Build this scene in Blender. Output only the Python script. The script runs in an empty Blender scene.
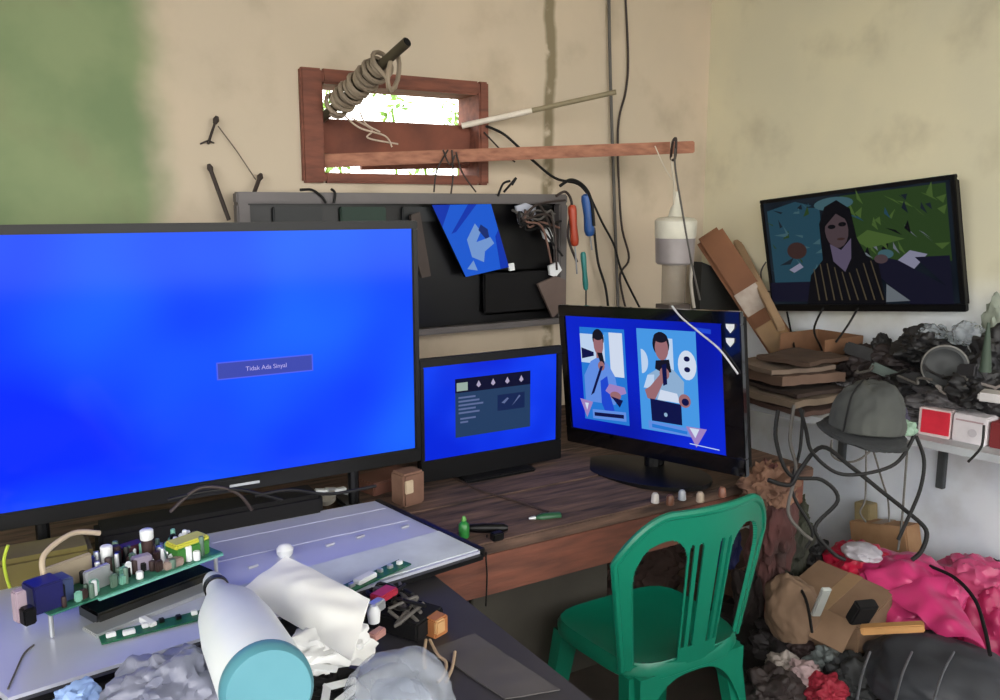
import bpy, bmesh, math, random
from math import pi, sin, cos, radians
from mathutils import Vector as V, Matrix, noise
random.seed(7)
sc = bpy.context.scene
COL = sc.collection

# ------------------------------------------------------------------ camera
F = 866.0; PITCH = radians(9.5); YAW = radians(31.3); CZ = 1.5
cd = bpy.data.cameras.new('camera'); cam = bpy.data.objects.new('camera', cd); COL.objects.link(cam)
cd.sensor_width = 36; cd.lens = F * 36 / 1000; cd.clip_start = .02
cam.location = (0, 0, CZ); cam.rotation_euler = (pi / 2 - PITCH, 0, -YAW)
sc.camera = cam
FW = V((sin(YAW) * cos(PITCH), cos(YAW) * cos(PITCH), -sin(PITCH)))
RT = V((cos(YAW), -sin(YAW), 0)); UP = RT.cross(FW); C0 = V((0, 0, CZ))
def ray(x, y): return FW + RT * ((x - 500) / F) - UP * ((y - 350) / F)
def az(x, y, z): r = ray(x, y); return C0 + r * ((z - CZ) / r.z)      # a point of the photo on a level surface
def ay(x, y, Y): r = ray(x, y); return C0 + r * (Y / r.y)             # ... on a plane parallel to the back wall
def ax(x, y, X): r = ray(x, y); return C0 + r * (X / r.x)             # ... on a plane parallel to the right wall

WY, WX = 2.75, 2.69      # back wall, right wall
DZ = .72                 # desk height
TZ = .735                # front table height
SZ = .84                 # shelf height

# ------------------------------------------------------------------ materials
def lin(c):
    return tuple(((v / 255) / 12.92 if v / 255 <= .04045 else ((v / 255 + .055) / 1.055) ** 2.4) for v in c) + (1,)
MATS = {}
def M(name, col, rough=.6, metal=0, col2=None, scale=8, amt=.5, bump=0, alpha=1, trans=0, coat=0, spec=None, stretch=None):
    if name in MATS: return MATS[name]
    m = bpy.data.materials.new(name); m.use_nodes = True; nt = m.node_tree; b = nt.nodes['Principled BSDF']
    b.inputs['Roughness'].default_value = rough; b.inputs['Metallic'].default_value = metal
    b.inputs['Coat Weight'].default_value = coat; b.inputs['Transmission Weight'].default_value = trans
    b.inputs['Alpha'].default_value = alpha
    if spec is not None: b.inputs['Specular IOR Level'].default_value = spec
    if col2 is None: col2 = tuple(v * .82 for v in col)
    tc = nt.nodes.new('ShaderNodeTexCoord'); mp = nt.nodes.new('ShaderNodeMapping'); nz = nt.nodes.new('ShaderNodeTexNoise')
    nz.inputs['Scale'].default_value = scale; nz.inputs['Detail'].default_value = 5
    if stretch: mp.inputs['Scale'].default_value = stretch
    nt.links.new(tc.outputs['Object'], mp.inputs[0]); nt.links.new(mp.outputs[0], nz.inputs[0])
    rp = nt.nodes.new('ShaderNodeValToRGB'); rp.color_ramp.elements[0].position = .5 - amt / 2; rp.color_ramp.elements[1].position = .5 + amt / 2
    rp.color_ramp.elements[0].color = lin(col2); rp.color_ramp.elements[1].color = lin(col)
    nt.links.new(nz.outputs[0], rp.inputs[0]); nt.links.new(rp.outputs[0], b.inputs['Base Color'])
    if bump:
        bp = nt.nodes.new('ShaderNodeBump'); bp.inputs['Strength'].default_value = bump; bp.inputs['Distance'].default_value = .01
        nt.links.new(nz.outputs[0], bp.inputs['Height']); nt.links.new(bp.outputs[0], b.inputs['Normal'])
    MATS[name] = m; return m
def EM(name, col, strength=1.0, rough=.3, col2=None, scale=3, spec=.06):      # a lit screen
    if name in MATS: return MATS[name]
    m = M(name, (8, 8, 10), rough, spec=spec); nt = m.node_tree; b = nt.nodes['Principled BSDF']
    b.inputs['Emission Strength'].default_value = strength
    b.inputs['Emission Color'].default_value = lin(col)
    if col2:
        nz = [n for n in nt.nodes if n.type == 'TEX_NOISE'][0]; nz.inputs['Scale'].default_value = scale; nz.inputs['Detail'].default_value = 1.5
        rp = nt.nodes.new('ShaderNodeValToRGB'); rp.color_ramp.elements[0].position = .38; rp.color_ramp.elements[1].position = .62
        rp.color_ramp.elements[0].color = lin(col); rp.color_ramp.elements[1].color = lin(col2)
        nt.links.new(nz.outputs[0], rp.inputs[0]); nt.links.new(rp.outputs[0], b.inputs['Emission Color'])
    return m

black = M('black_plastic', (9, 9, 11), .4, scale=30, spec=.3)
gloss = M('gloss_black', (10, 10, 13), .12, coat=.6)
matte = M('matte_black', (14, 13, 15), .85, scale=20, spec=.3)
cablem = M('black_cable', (16, 15, 16), .6, spec=.3)
cableg = M('grey_cable', (88, 84, 80), .6)
cableb = M('brown_cable', (52, 40, 36), .6)
white = M('white_plastic', (228, 230, 230), .4, col2=(205, 208, 212))
paper = M('white_paper', (240, 240, 238), .8, col2=(225, 226, 228), scale=5)
card = M('cardboard', (150, 112, 80), .9, col2=(118, 84, 58), scale=14)
cardl = M('light_cardboard', (176, 140, 104), .9, col2=(140, 104, 72), scale=10)
redwood = M('red_brown_wood', (134, 80, 62), .8, col2=(90, 54, 44), scale=9, bump=.3, stretch=(1, 5, 5))
beamw = M('pale_red_wood', (172, 118, 92), .75, col2=(124, 78, 60), scale=9, bump=.3, stretch=(1, 7, 7))
deskw = M('worn_desk_wood', (112, 86, 72), .85, col2=(44, 31, 27), scale=5, amt=.4, bump=.5, stretch=(1.2, 9, 9))
metal = M('bare_metal', (150, 152, 158), .35, .9)
silver = M('silver', (205, 208, 212), .3, .6)
green = M('pcb_green', (24, 104, 66), .5, col2=(14, 68, 46), scale=60)
grey = M('grey_plastic', (108, 104, 102), .55, scale=20)

# ------------------------------------------------------------------ mesh helpers
class MB:
    def __init__(s): s.bm = bmesh.new()
    def box(s, c, d, r=None, bev=0):
        mt = Matrix.Translation(V(c)) @ (r.to_4x4() if r is not None else Matrix()) @ Matrix.Diagonal((d[0], d[1], d[2], 1))
        g = bmesh.ops.create_cube(s.bm, size=1, matrix=mt)
        if bev:
            es = list({e for v in g['verts'] for e in v.link_edges})
            bmesh.ops.bevel(s.bm, geom=es, offset=bev, segments=2, affect='EDGES', clamp_overlap=True)
        return s
    def tube(s, pts, r, seg=8, smooth=True, r2=None):
        pts = [V(p) for p in pts]
        if smooth and len(pts) > 2:
            out = []; n = len(pts)
            for i in range(n - 1):
                p0 = pts[max(0, i - 1)]; p1 = pts[i]; p2 = pts[i + 1]; p3 = pts[min(n - 1, i + 2)]
                for k in range(6):
                    t = k / 6
                    out.append(.5 * ((2 * p1) + (p2 - p0) * t + (2 * p0 - 5 * p1 + 4 * p2 - p3) * t * t + (3 * p1 - p0 - 3 * p2 + p3) * t ** 3))
            out.append(pts[-1]); pts = out
        n = len(pts); prev = None; rings = []
        for i, p in enumerate(pts):
            t = (pts[min(n - 1, i + 1)] - pts[max(0, i - 1)])
            t = t.normalized() if t.length > 1e-9 else V((0, 0, 1))
            if prev is None: a = t.orthogonal().normalized()
            else:
                a = prev - t * prev.dot(t); a = a.normalized() if a.length > 1e-6 else t.orthogonal().normalized()
            prev = a; b = t.cross(a); rr = r if r2 is None else r + (r2 - r) * i / (n - 1)
            rings.append([s.bm.verts.new(p + (a * cos(2 * pi * k / seg) + b * sin(2 * pi * k / seg)) * rr) for k in range(seg)])
        for A, B in zip(rings, rings[1:]):
            for k in range(seg): s.bm.faces.new((A[k], A[(k + 1) % seg], B[(k + 1) % seg], B[k]))
        s.bm.faces.new(rings[0][::-1]); s.bm.faces.new(rings[-1]); return s
    def lathe(s, prof, base, axis=(0, 0, 1), seg=28):
        axis = V(axis).normalized(); a = axis.orthogonal().normalized(); b = axis.cross(a); base = V(base); rings = []
        for h, r in prof:
            rings.append([s.bm.verts.new(base + axis * h + (a * cos(2 * pi * k / seg) + b * sin(2 * pi * k / seg)) * max(r, 1e-4)) for k in range(seg)])
        for A, B in zip(rings, rings[1:]):
            for k in range(seg): s.bm.faces.new((A[k], A[(k + 1) % seg], B[(k + 1) % seg], B[k]))
        s.bm.faces.new(rings[0][::-1]); s.bm.faces.new(rings[-1]); return s
    def prism(s, pts, n):          # polygon extruded by vector n
        A = [s.bm.verts.new(V(p)) for p in pts]; B = [s.bm.verts.new(V(p) + V(n)) for p in pts]
        s.bm.faces.new(A); s.bm.faces.new(B[::-1])
        for i in range(len(A)): j = (i + 1) % len(A); s.bm.faces.new((A[j], A[i], B[i], B[j]))
        return s
    def blob(s, c, d, amp=.25, freq=2.2, seed=0, r=None, sub=4, flat=True, sharp=False):
        g = bmesh.ops.create_icosphere(s.bm, subdivisions=sub, radius=1); c = V(c)
        for v in g['verts']:
            p = v.co.copy(); q = p * freq + V((seed * 7.3, seed * 3.1, seed))
            if sharp: k = 1 + amp * (noise.ridged_multi_fractal(q, 1, 2, 4, 1, 2) - 1.1) * .7
            else: k = 1 + amp * (noise.noise(q) * 1.2 + noise.noise(q * 2.6) * .6 + noise.noise(q * 5.5) * .25)
            p = p * k; p = V((p.x * d[0] / 2, p.y * d[1] / 2, p.z * d[2] / 2))
            if flat and p.z < -d[2] * .32: p.z = -d[2] * .32
            if r is not None: p = r @ p
            v.co = c + p
        return s
    def sheet(s, quad, amp=.01, n=24, th=.002, seed=0, freq=6, lift=None):   # thin crumpled sheet over a quad
        a, b, c, d = [V(q) for q in quad]; nn = (b - a).cross(d - a).normalized(); grid = []
        for off in (0, th):
            gr = []
            for i in range(n + 1):
                row = []
                for j in range(n + 1):
                    u, w = i / n, j / n; p = (a * (1 - u) + b * u) * (1 - w) + (d * (1 - u) + c * u) * w
                    k = noise.noise(p * freq + V((seed, 0, 0))) + .5 * noise.noise(p * freq * 2.7 + V((0, seed, 0)))
                    p = p + nn * (amp * k + off)
                    if lift: p = p + nn * lift(u, w)
                    row.append(s.bm.verts.new(p))
                gr.append(row)
            grid.append(gr)
        for q, gr in enumerate(grid):
            for i in range(n):
                for j in range(n):
                    f = (gr[i][j], gr[i + 1][j], gr[i + 1][j + 1], gr[i][j + 1]); s.bm.faces.new(f if q else f[::-1])
        A, B = grid
        for i in range(n):
            s.bm.faces.new((A[i][0], A[i + 1][0], B[i + 1][0], B[i][0])); s.bm.faces.new((A[i + 1][n], A[i][n], B[i][n], B[i + 1][n]))
            s.bm.faces.new((A[0][i + 1], A[0][i], B[0][i], B[0][i + 1])); s.bm.faces.new((A[n][i], A[n][i + 1], B[n][i + 1], B[n][i]))
        return s
    def build(s, name, mat, parent=None, loc=None, label=None, smooth=False):
        me = bpy.data.meshes.new(name); bm = s.bm
        bmesh.ops.recalc_face_normals(bm, faces=bm.faces)
        if parent is not None: off = V(parent['_o'])
        else:
            if loc is None:
                xs = [v.co for v in bm.verts]; loc = V(((min(p.x for p in xs) + max(p.x for p in xs)) / 2, (min(p.y for p in xs) + max(p.y for p in xs)) / 2, min(p.z for p in xs)))
            off = V(loc)
        for v in bm.verts: v.co -= off
        bm.to_mesh(me); bm.free()
        if smooth:
            for p in me.polygons: p.use_smooth = True
            me.set_sharp_from_angle(angle=radians(40))
        o = bpy.data.objects.new(name, me); COL.objects.link(o); me.materials.append(mat)
        o['_o'] = tuple(off)
        if parent is not None: o.parent = parent
        else: o.location = off
        if label: o['label'] = label
        return o
def tag(o, label, cat, group=None, kind=None):
    o['label'] = label; o['category'] = cat
    if group: o['group'] = group
    if kind: o['kind'] = kind
    return o
def thing(name, loc, label, cat, group=None):
    o = bpy.data.objects.new(name, None); COL.objects.link(o); o.location = loc; o.empty_display_size = .05
    o['_o'] = tuple(V(loc)); return tag(o, label, cat, group)
def struct(o): o['kind'] = 'structure'; return o
def bx(name, mat, c, d, parent=None, r=None, bev=0, label=None): return MB().box(c, d, r, bev).build(name, mat, parent, label=label)
def R(x=0, y=0, z=0): return (Matrix.Rotation(radians(z), 3, 'Z') @ Matrix.Rotation(radians(y), 3, 'Y') @ Matrix.Rotation(radians(x), 3, 'X'))
def cable(name, pts, r, mat, label, cat='cable', group=None, parent=None):
    o = MB().tube(pts, r).build(name, mat, parent, smooth=True)
    return tag(o, label, cat, group) if parent is None else o

# ------------------------------------------------------------------ the room
def wallmat(name, kind):
    m = bpy.data.materials.new(name); m.use_nodes = True; nt = m.node_tree; N = nt.nodes.new; L = nt.links.new
    b = nt.nodes['Principled BSDF']; b.inputs['Roughness'].default_value = .9
    tc = N('ShaderNodeTexCoord'); sep = N('ShaderNodeSeparateXYZ'); L(tc.outputs['Object'], sep.inputs[0])
    def nz(scale, det=4):
        n = N('ShaderNodeTexNoise'); n.inputs['Scale'].default_value = scale; n.inputs['Detail'].default_value = det; L(tc.outputs['Object'], n.inputs[0]); return n.outputs[0]
    def math_(op, a, c=None):
        n = N('ShaderNodeMath'); n.operation = op
        for i, v in enumerate((a, c)):
            if v is None: continue
            if isinstance(v, (int, float)): n.inputs[i].default_value = v
            else: L(v, n.inputs[i])
        return n.outputs[0]
    def ramp(f, a, c_):
        n = N('ShaderNodeMapRange'); n.inputs[1].default_value = a; n.inputs[2].default_value = c_; n.interpolation_type = 'SMOOTHSTEP'; L(f, n.inputs[0]); return n.outputs[0]
    def mix(f, a, c_):
        n = N('ShaderNodeMix'); n.data_type = 'RGBA'
        if isinstance(f, (int, float)): n.inputs[0].default_value = f
        else: L(f, n.inputs[0])
        for i, v in ((6, a), (7, c_)):
            if isinstance(v, tuple): n.inputs[i].default_value = lin(v)
            else: L(v, n.inputs[i])
        return n.outputs[2]
    if kind == 'back':
        base = mix(ramp(nz(1.6), .35, .65), (198, 181, 159), (187, 173, 153))
        g = mix(ramp(nz(3), .35, .65), (128, 142, 104), (110, 128, 92))
        edge = math_('ADD', sep.outputs[0], math_('MULTIPLY', math_('SUBTRACT', nz(2.5), .5), .35))
        base = mix(ramp(edge, .42, .58), g, base)
        # streak of grey cement down the wall
        dx = math_('ABSOLUTE', math_('SUBTRACT', sep.outputs[0], math_('ADD', 1.885, math_('MULTIPLY', math_('SUBTRACT', nz(5), .5), .05))))
        st = math_('MULTIPLY', ramp(dx, .034, .012), ramp(nz(14), .3, .5))
        base = mix(st, base, (128, 116, 92))
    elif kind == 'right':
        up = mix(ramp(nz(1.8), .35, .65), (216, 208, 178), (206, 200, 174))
        lo_lit = mix(ramp(nz(3), .35, .65), (226, 232, 240), (208, 215, 228))  # lower wall paint whitened, daylight is put into its colour
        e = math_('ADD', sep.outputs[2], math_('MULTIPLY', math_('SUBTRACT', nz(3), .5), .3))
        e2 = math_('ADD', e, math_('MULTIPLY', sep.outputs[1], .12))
        base = mix(ramp(e2, 1.22, 1.5), lo_lit, up)
    else:
        base = mix(ramp(nz(2), .35, .65), (150, 140, 120), (135, 126, 108))
    base = mix(math_('MULTIPLY', ramp(nz(4, 8), .5, .75), .32), base, (120, 108, 86))
    L(base, b.inputs['Base Color'])
    bp = N('ShaderNodeBump'); bp.inputs['Strength'].default_value = .25; bp.inputs['Distance'].default_value = .006
    L(nz(11, 8), bp.inputs['Height']); L(bp.outputs[0], b.inputs['Normal'])
    return m
TOP = 2.95; LX = -1.7; FY = -1.3
wa = ay(316, 87, WY); wb = ay(479, 96, WY); wc = ay(478, 173, WY)
hx0, hx1, hz0, hz1 = wa.x, wb.x, wc.z - .02, wa.z + .02     # the hole of the vent
mb = MB(); T = .14
def bwall(x0, x1, z0, z1): mb.box(((x0 + x1) / 2, WY + T / 2, (z0 + z1) / 2), (x1 - x0, T, z1 - z0))
bwall(LX, hx0, 0, TOP); bwall(hx1, WX, 0, TOP); bwall(hx0, hx1, 0, hz0); bwall(hx0, hx1, hz1, TOP)
struct(mb.build('wall_back', wallmat('plaster_green_beige', 'back'), loc=(0, 0, 0)))
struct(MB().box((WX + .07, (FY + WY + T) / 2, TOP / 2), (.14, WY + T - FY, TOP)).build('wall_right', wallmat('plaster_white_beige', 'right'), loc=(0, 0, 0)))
struct(MB().box((LX - .07, (1.1 + WY + T) / 2, TOP / 2), (.14, WY + T - 1.1, TOP)).build('wall_left', wallmat('plaster_plain', 'plain'), loc=(0, 0, 0)))
struct(MB().box(((LX + WX) / 2, (FY + WY) / 2, TOP + .05), (WX - LX + .3, WY - FY + .4, .1)).build('ceiling', M('ceiling_board', (150, 140, 124), .9), loc=(0, 0, TOP)))
struct(MB().box(((LX + WX) / 2, (FY + WY) / 2, -.05), (WX - LX + .3, WY - FY + .4, .1)).build('floor', M('cement_floor', (84, 76, 68), .85, col2=(50, 44, 40), scale=4, bump=.4), loc=(0, 0, 0)))
struct(MB().box((0, 0, -.16), (30, 30, .1)).build('ground', M('yard_soil', (120, 105, 84), .95, col2=(90, 100, 60), scale=2), loc=(0, 0, -.2)))

struct(MB().box(((LX + WX) / 2, FY - .07, .5), (WX - LX + .28, .14, 1.0)).build('shade_wall_front', wallmat('plaster_shade_wall', 'plain'), loc=(0, 0, 0)))  # unseen half wall added to shade the floor and lower room
# ------------------------------------------------------------------ vent window
def quad_y(a, b, c, d, Y): return [ay(*p, Y) for p in (a, b, c, d)]
win = bpy.data.objects.new('window_1', None); COL.objects.link(win); win['kind'] = 'structure'; wl = V((hx0, WY, hz0)); win.location = wl; win['_o'] = tuple(wl)
fr = MB(); fy = WY - .012
ox0, ox1, oz0, oz1 = ay(299, 100, WY).x, ay(486, 100, WY).x, ay(400, 184, WY).z, ay(380, 74, WY).z
for x0, x1, z0, z1 in ((ox0, hx0 + .015, oz0, oz1), (hx1 - .01, ox1, oz0, oz1), (hx0 + .015, hx1 - .01, hz1 - .01, oz1), (hx0 + .015, hx1 - .01, oz0, hz0 + .01)):
    fr.box(((x0 + x1) / 2, WY + .06, (z0 + z1) / 2), (x1 - x0, .165, z1 - z0), bev=.006)
fr.build('window_frame', redwood, win)
p0, p1, p2, p3 = ay(314, 118, WY + .05), ay(474, 126, WY + .05), ay(474, 166, WY + .05), ay(322, 153, WY + .05)
sl = MB().prism([p0, p1, p2, p3], (0, .03, 0)); sl.build('window_board', M('dark_vent_board', (128, 74, 56), .8, col2=(84, 48, 38), scale=7, bump=.4), win)
p = quad_y((362, 154), (474, 160), (474, 168), (362, 170), WY + .07)
MB().prism(p, (0, .02, 0)).build('window_slat', redwood, win)
# leaves outside
for i, (px_, py_, s_) in enumerate(((322, 104, .1), (392, 108, .13), (455, 112, .1), (340, 165, .1), (425, 165, .12))):
    lm = MB(); c = ay(px_, py_, WY + 1.6 + .3 * (i % 3))
    for k in range(40):
        a = random.uniform(0, 2 * pi); e = random.uniform(-1, 1); q = c + V((cos(a) * s_ * random.random(), sin(a) * s_, e * s_ * .8))
        u = V((random.uniform(-1, 1), random.uniform(-1, 1), random.uniform(-1, 1))).normalized() * .035; w = u.orthogonal().normalized() * .014
        lm.prism([q - u, q - w, q + u, q + w], u.cross(w).normalized() * .001)
    lm.tube([c, c + V((.02, 0, -.4)), V((c.x, c.y, -.1))], .008)
    tag(lm.build('leafy_shrub', M('leaf_green', (120, 160, 50), .6, col2=(70, 110, 40), scale=20)),
        ['green leafy shrub outside the upper left vent gap', 'yellow green shrub outside the middle of the upper vent gap', 'small green shrub outside the upper right vent gap',
         'green shrub outside the lower left vent gap', 'green shrub outside the lower right vent gap'][i], 'shrub', 'shrubs outside the vent')

# ------------------------------------------------------------------ pole with cable coil, stick, beam
A = ay(318, 122, WY + .04); B = ay(407, 42, 2.38)
t = thing('metal_pipe', A, 'dark metal pipe jutting from the vent towards the ceiling', 'pipe')
MB().tube([A, B], .015, 14, smooth=False).build('pipe_tube', M('dark_pipe', (92, 84, 66), .5, .3, col2=(58, 52, 42)), t, smooth=True)
d = (B - A).normalized(); MB().lathe([(-.002, .0125), (.0015, .0125)], B + d * .001, d, 14).build('pipe_mouth', matte, t)
a_ = d.orthogonal().normalized(); b_ = d.cross(a_); L_ = (B - A).length; pts = []
for k in range(17 * 14 + 1):
    f = k / (17 * 14); rr = .033 + .006 * sin(f * 40); ang = 2 * pi * k / 14
    pts.append(A + d * (L_ * (.2 + .56 * f)) + (a_ * cos(ang) + b_ * sin(ang)) * rr)
lp = A + d * L_ * .78
for k in range(31):
    ang = 2 * pi * k / 14; pts.append(lp + (a_ * cos(ang) + V((0, 0, 1)) * sin(ang)) * (.045 + .008 * (k % 5) / 5) + V((.02, -.012, -.03)))
q = MB().tube(pts, .0072, 6, smooth=False)
tag(q.build('cable_coil', M('beige_grey_cable', (158, 142, 122), .6, col2=(110, 98, 84)), smooth=True), 'pale grey cable wound in a coil around the pipe', 'cable coil')
for i, pl in enumerate((((352, 118), (372, 130), (368, 138), (398, 144)), ((345, 116), (360, 128), (385, 136), (392, 147)), ((360, 112), (366, 124), (380, 132)))):
    cable('frayed_cord', [ay(x, y, WY - .03 - .01 * i) for x, y in pl], .003, M('pale_cord', (206, 186, 166), .7),
          ['longest frayed pale cord end dangling below the coil', 'middle frayed pale cord end below the coil', 'short frayed pale cord end nearest the pipe'][i], 'cord', 'frayed cord ends')
A = ay(462, 126, WY + .02); B = ay(616, 92, 2.45)
t = thing('support_rod', A, 'pale painted rod sticking out from the right side of the vent', 'rod')
m_ = A.lerp(B, .46)
MB().tube([A, m_], .011, 10, smooth=False, r2=.010).build('rod_sleeve', M('white_rod', (225, 215, 200), .5), t, smooth=True, label='white flat half of the rod')
MB().tube([m_, B], .009, 10, smooth=False).build('rod_end', M('grey_rod', (140, 128, 100), .6), t, smooth=True, label='grey-brown half of the rod')
A = ay(322, 161, WY + .02); B = ay(694, 147, 2.40); dd = (B - A).normalized()
ang = math.atan2(dd.y, dd.x); el = math.asin(dd.z)
rm = Matrix.Rotation(ang, 3, 'Z') @ Matrix.Rotation(-el, 3, 'Y')
beam = MB().box((A + B) / 2, ((B - A).length, .018, .043), rm, .004).build('wooden_beam', beamw, loc=A)
tag(beam, 'long red-brown wooden batten jutting from the vent along the back wall', 'batten')

# ------------------------------------------------------------------ wall cables
VC = 'cables running down the back wall'
cable('wall_cable', [ay(608, -60, WY - .02), ay(610, 60, WY - .02), ay(613, 160, WY - .02), ay(616, 250, WY - .02), ay(618, 310, WY - .03), ay(618, 380, WY - .03)], .0062, cableg, 'straight thick grey cable running down the back wall', group=VC)
cable('wall_cable', [ay(622, -60, WY - .012), ay(628, 50, WY - .012), ay(626, 90, WY - .012), ay(618, 130, WY - .012), ay(621, 220, WY - .03), ay(629, 258, WY - .03), ay(620, 280, WY - .03), ay(634, 340, WY - .03)], .0045, cableb, 'bent brown cable hanging right of the thick grey wall cable', group=VC)
cable('wall_cable', [ay(590, 196, WY - .04), ay(602, 222, WY - .05), ay(614, 245, WY - .05), ay(622, 272, WY - .06), ay(642, 312, WY - .06)], .0045, cablem, 'black cable slanting from the tool bundle across the two wall cables', group=VC)
cable('wall_cable', [ay(594, 228, WY - .05), ay(598, 262, WY - .05), ay(606, 290, WY - .05), ay(610, 330, WY - .05)], .005, cablem, 'black cable hanging straight below the blue handle', group=VC)
cable('arched_cable', [ay(486, 126, WY - .03), ay(505, 135, WY - .04), ay(530, 158, WY - .06), ay(555, 178, WY - .07), ay(578, 184, WY - .08), ay(590, 197, WY - .05)], .005, cablem, 'black cable arching from the vent down to the tool bundle')
cable('arched_cable', [ay(484, 132, WY - .03), ay(495, 144, WY - .03), ay(503, 152, WY - .01), ay(515, 162, WY - .02)], .003, cableb, 'short thin brown cable curling below the pale rod')
for i, pl in enumerate((((448, 150), (437, 170), (434, 192)), ((452, 150), (453, 175), (451, 194)), ((456, 152), (462, 172), (476, 192)), ((446, 156), (443, 150), (450, 165), (455, 155)))):
    cable('beam_string', [ay(x, y, 2.64 - .005 * i) for x, y in pl], .003, cableb,
          ['dark string left of three hanging from the batten', 'middle dark string of three hanging from the batten', 'dark string slanting right below the batten', 'dark string knotted round the batten'][i], 'string', 'strings tied round the batten')
# nails and string on the left of the back wall
for i, (a, b, lab) in enumerate((((216, 120), (208, 144), 'dark nail sticking out high on the wall, string tied to it'), ((210, 168), (229, 220), 'long dark rod leaning on the wall beside the grey frame corner'), ((260, 177), (253, 196), 'short dark peg standing at the grey frame top edge'))):
    P, Q = ay(*a, WY - .03), ay(*b, WY - .008 if i == 0 else WY - .06)
    t = MB(); t.tube([P, Q], .0065 if i else .004, 8, smooth=False)
    t.lathe([(-.012, .005), (0, .010), (.012, .006)], P, (Q - P), 10)
    tag(t.build(['wall_nail', 'leaning_rod', 'dark_peg'][i], M('dark_rust', (50, 38, 32), .7), smooth=True), lab, ['nail', 'rod', 'peg'][i])
cable('thin_string', [ay(218, 126, WY - .02), ay(236, 150, WY - .02), ay(256, 180, WY - .03)], .0018, M('grey_string', (110, 98, 88), .8), 'thin grey string between the wall nail and the dark peg', 'string')
cable('wire_twist', [ay(200, 144, WY - .006), ay(208, 141, WY - .01), ay(214, 143, WY - .006)], .0025, cableb, 'short wire twist below the wall nail', 'wire')

# ------------------------------------------------------------------ screens
def frame_axes(a, b, up=V((0, 0, 1))):
    u = (b - a).normalized(); n = u.cross(up).normalized(); v = n.cross(u) * -1 if False else (up - u * up.dot(u)).normalized(); return u, v, n
def pic(parent, O, U, W, nrm, shapes, name='screen_picture', lift=.0008):
    """flat picture elements of a screen: shapes = (material, polygon in 0..1)"""
    me = bpy.data.meshes.new(name); bm = bmesh.new(); mats = []
    for i, (m, poly) in enumerate(shapes):
        if m not in mats: mats.append(m)
        vs = [bm.verts.new(O + U * x + W * y + nrm * (lift + .00012 * i) - V(parent['_o'])) for x, y in poly]
        f = bm.faces.new(vs); f.material_index = mats.index(m)
    bmesh.ops.recalc_face_normals(bm, faces=bm.faces)
    bm.to_mesh(me); bm.free(); o = bpy.data.objects.new(name, me); COL.objects.link(o)
    for m in mats: me.materials.append(m)
    o.parent = parent; o['_o'] = parent['_o']; return o
def ell(cx, cy, rx, ry, n=18, a0=0, a1=2 * pi): return [(cx + rx * cos(a0 + (a1 - a0) * k / n), cy + ry * sin(a0 + (a1 - a0) * k / n)) for k in range(n if a1 - a0 > 6.2 else n + 1)]
def rect(x0, y0, x1, y1): return [(x0, y0), (x1, y0), (x1, y1), (x0, y1)]
def text_on(parent, O, U, W, nrm, s, x, y, h, mat, name='screen_text'):
    cu = bpy.data.curves.new(name, 'FONT'); cu.body = s; cu.size = h; cu.align_x = 'CENTER'; cu.align_y = 'CENTER'; cu.extrude = .0002
    o = bpy.data.objects.new(name, cu); 
    o.data.materials.append(mat)
    u, w = U.normalized(), W.normalized(); n = u.cross(w)
    p = O + U * x + W * y + n * .004 * (1 if n.dot(nrm) > 0 else -1) - V(parent['_o'])
    mtx = Matrix(((u.x, w.x, n.x, p.x), (u.y, w.y, n.y, p.y), (u.z, w.z, n.z, p.z), (0, 0, 0, 1)))
    me = bpy.data.meshes.new_from_object(o); o2 = bpy.data.objects.new(name, me); bpy.data.objects.remove(o)
    COL.objects.link(o2); o2.parent = parent; o2.matrix_local = mtx; return o2
def tv(name, O, U, W, thick, bez, label, cat, screenmat, bm_=black, screen_label=None):
    """O lower left corner seen from the front, U along the width, W up; bez = left, right, bottom, top"""
    u, w = U.normalized(), W.normalized(); n = u.cross(w)       # n points to the viewer when U runs left to right
    base = O + U * .5 - n * thick / 2
    t = thing(name, base, label, cat); r = Matrix((u, w, n)).transposed()
    l, rr, bo, to = bez; Wd, Ht = U.length, W.length
    g = MB()
    def strip(x0, x1, y0, y1): g.box(O + u * (x0 + x1) / 2 + w * (y0 + y1) / 2 - n * (.009), (x1 - x0, y1 - y0, .018), r, .0025)
    strip(0, Wd, 0, bo); strip(0, Wd, Ht - to, Ht); strip(0, l, bo, Ht - to); strip(Wd - rr, Wd, bo, Ht - to)
    g.build('bezel', bm_, t)
    MB().box(O + U / 2 + W / 2 - n * (thick / 2 + .012), (Wd - .02, Ht - .02, thick - .016), r, .01).build('back_cover', matte, t)
    so = O + u * l + w * bo - n * .005; su = u * (Wd - l - rr); sw = w * (Ht - bo - to)
    s = MB(); s.box(so + su / 2 + sw / 2 - n * .002, (su.length, sw.length, .004), r); sob = s.build('screen', screenmat, t, label=screen_label)
    return t, so, su, sw, n, u, w

# --- big television with plain blue picture
m = EM('blue_screen_big', (6, 44, 250), 1.05, .09, col2=(30, 108, 255), scale=1.7)  # lighter blue patches paint soft glare into the screen colour
Y1 = 1.97; zb, zt = .842, 1.462; xr = .958; xl = -.09
t, so, su, sw, n, u, w = tv('blue_screen_television', V((xl, Y1, zb)), V((xr - xl, 0, 0)), V((0, 0, zt - zb)), .05, (.018, .016, .036, .02),
    'largest television, on the desk, showing a plain blue picture with a small message box', 'television', m)
def uv(px_, py_, Y, so, su, sw): q = ay(px_, py_, Y); return ((q - so).dot(su) / su.length_squared, (q - so).dot(sw) / sw.length_squared)
x0, y0 = uv(219, 382, Y1, so, su, sw); x1, y1 = uv(312, 353, Y1, so, su, sw)
box_e = EM('message_border', (80, 96, 240)); box_f = EM('message_box', (62, 74, 176))
yc = (y0 + y1) / 2; y0 = yc - .031; y1 = yc + .031
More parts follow.
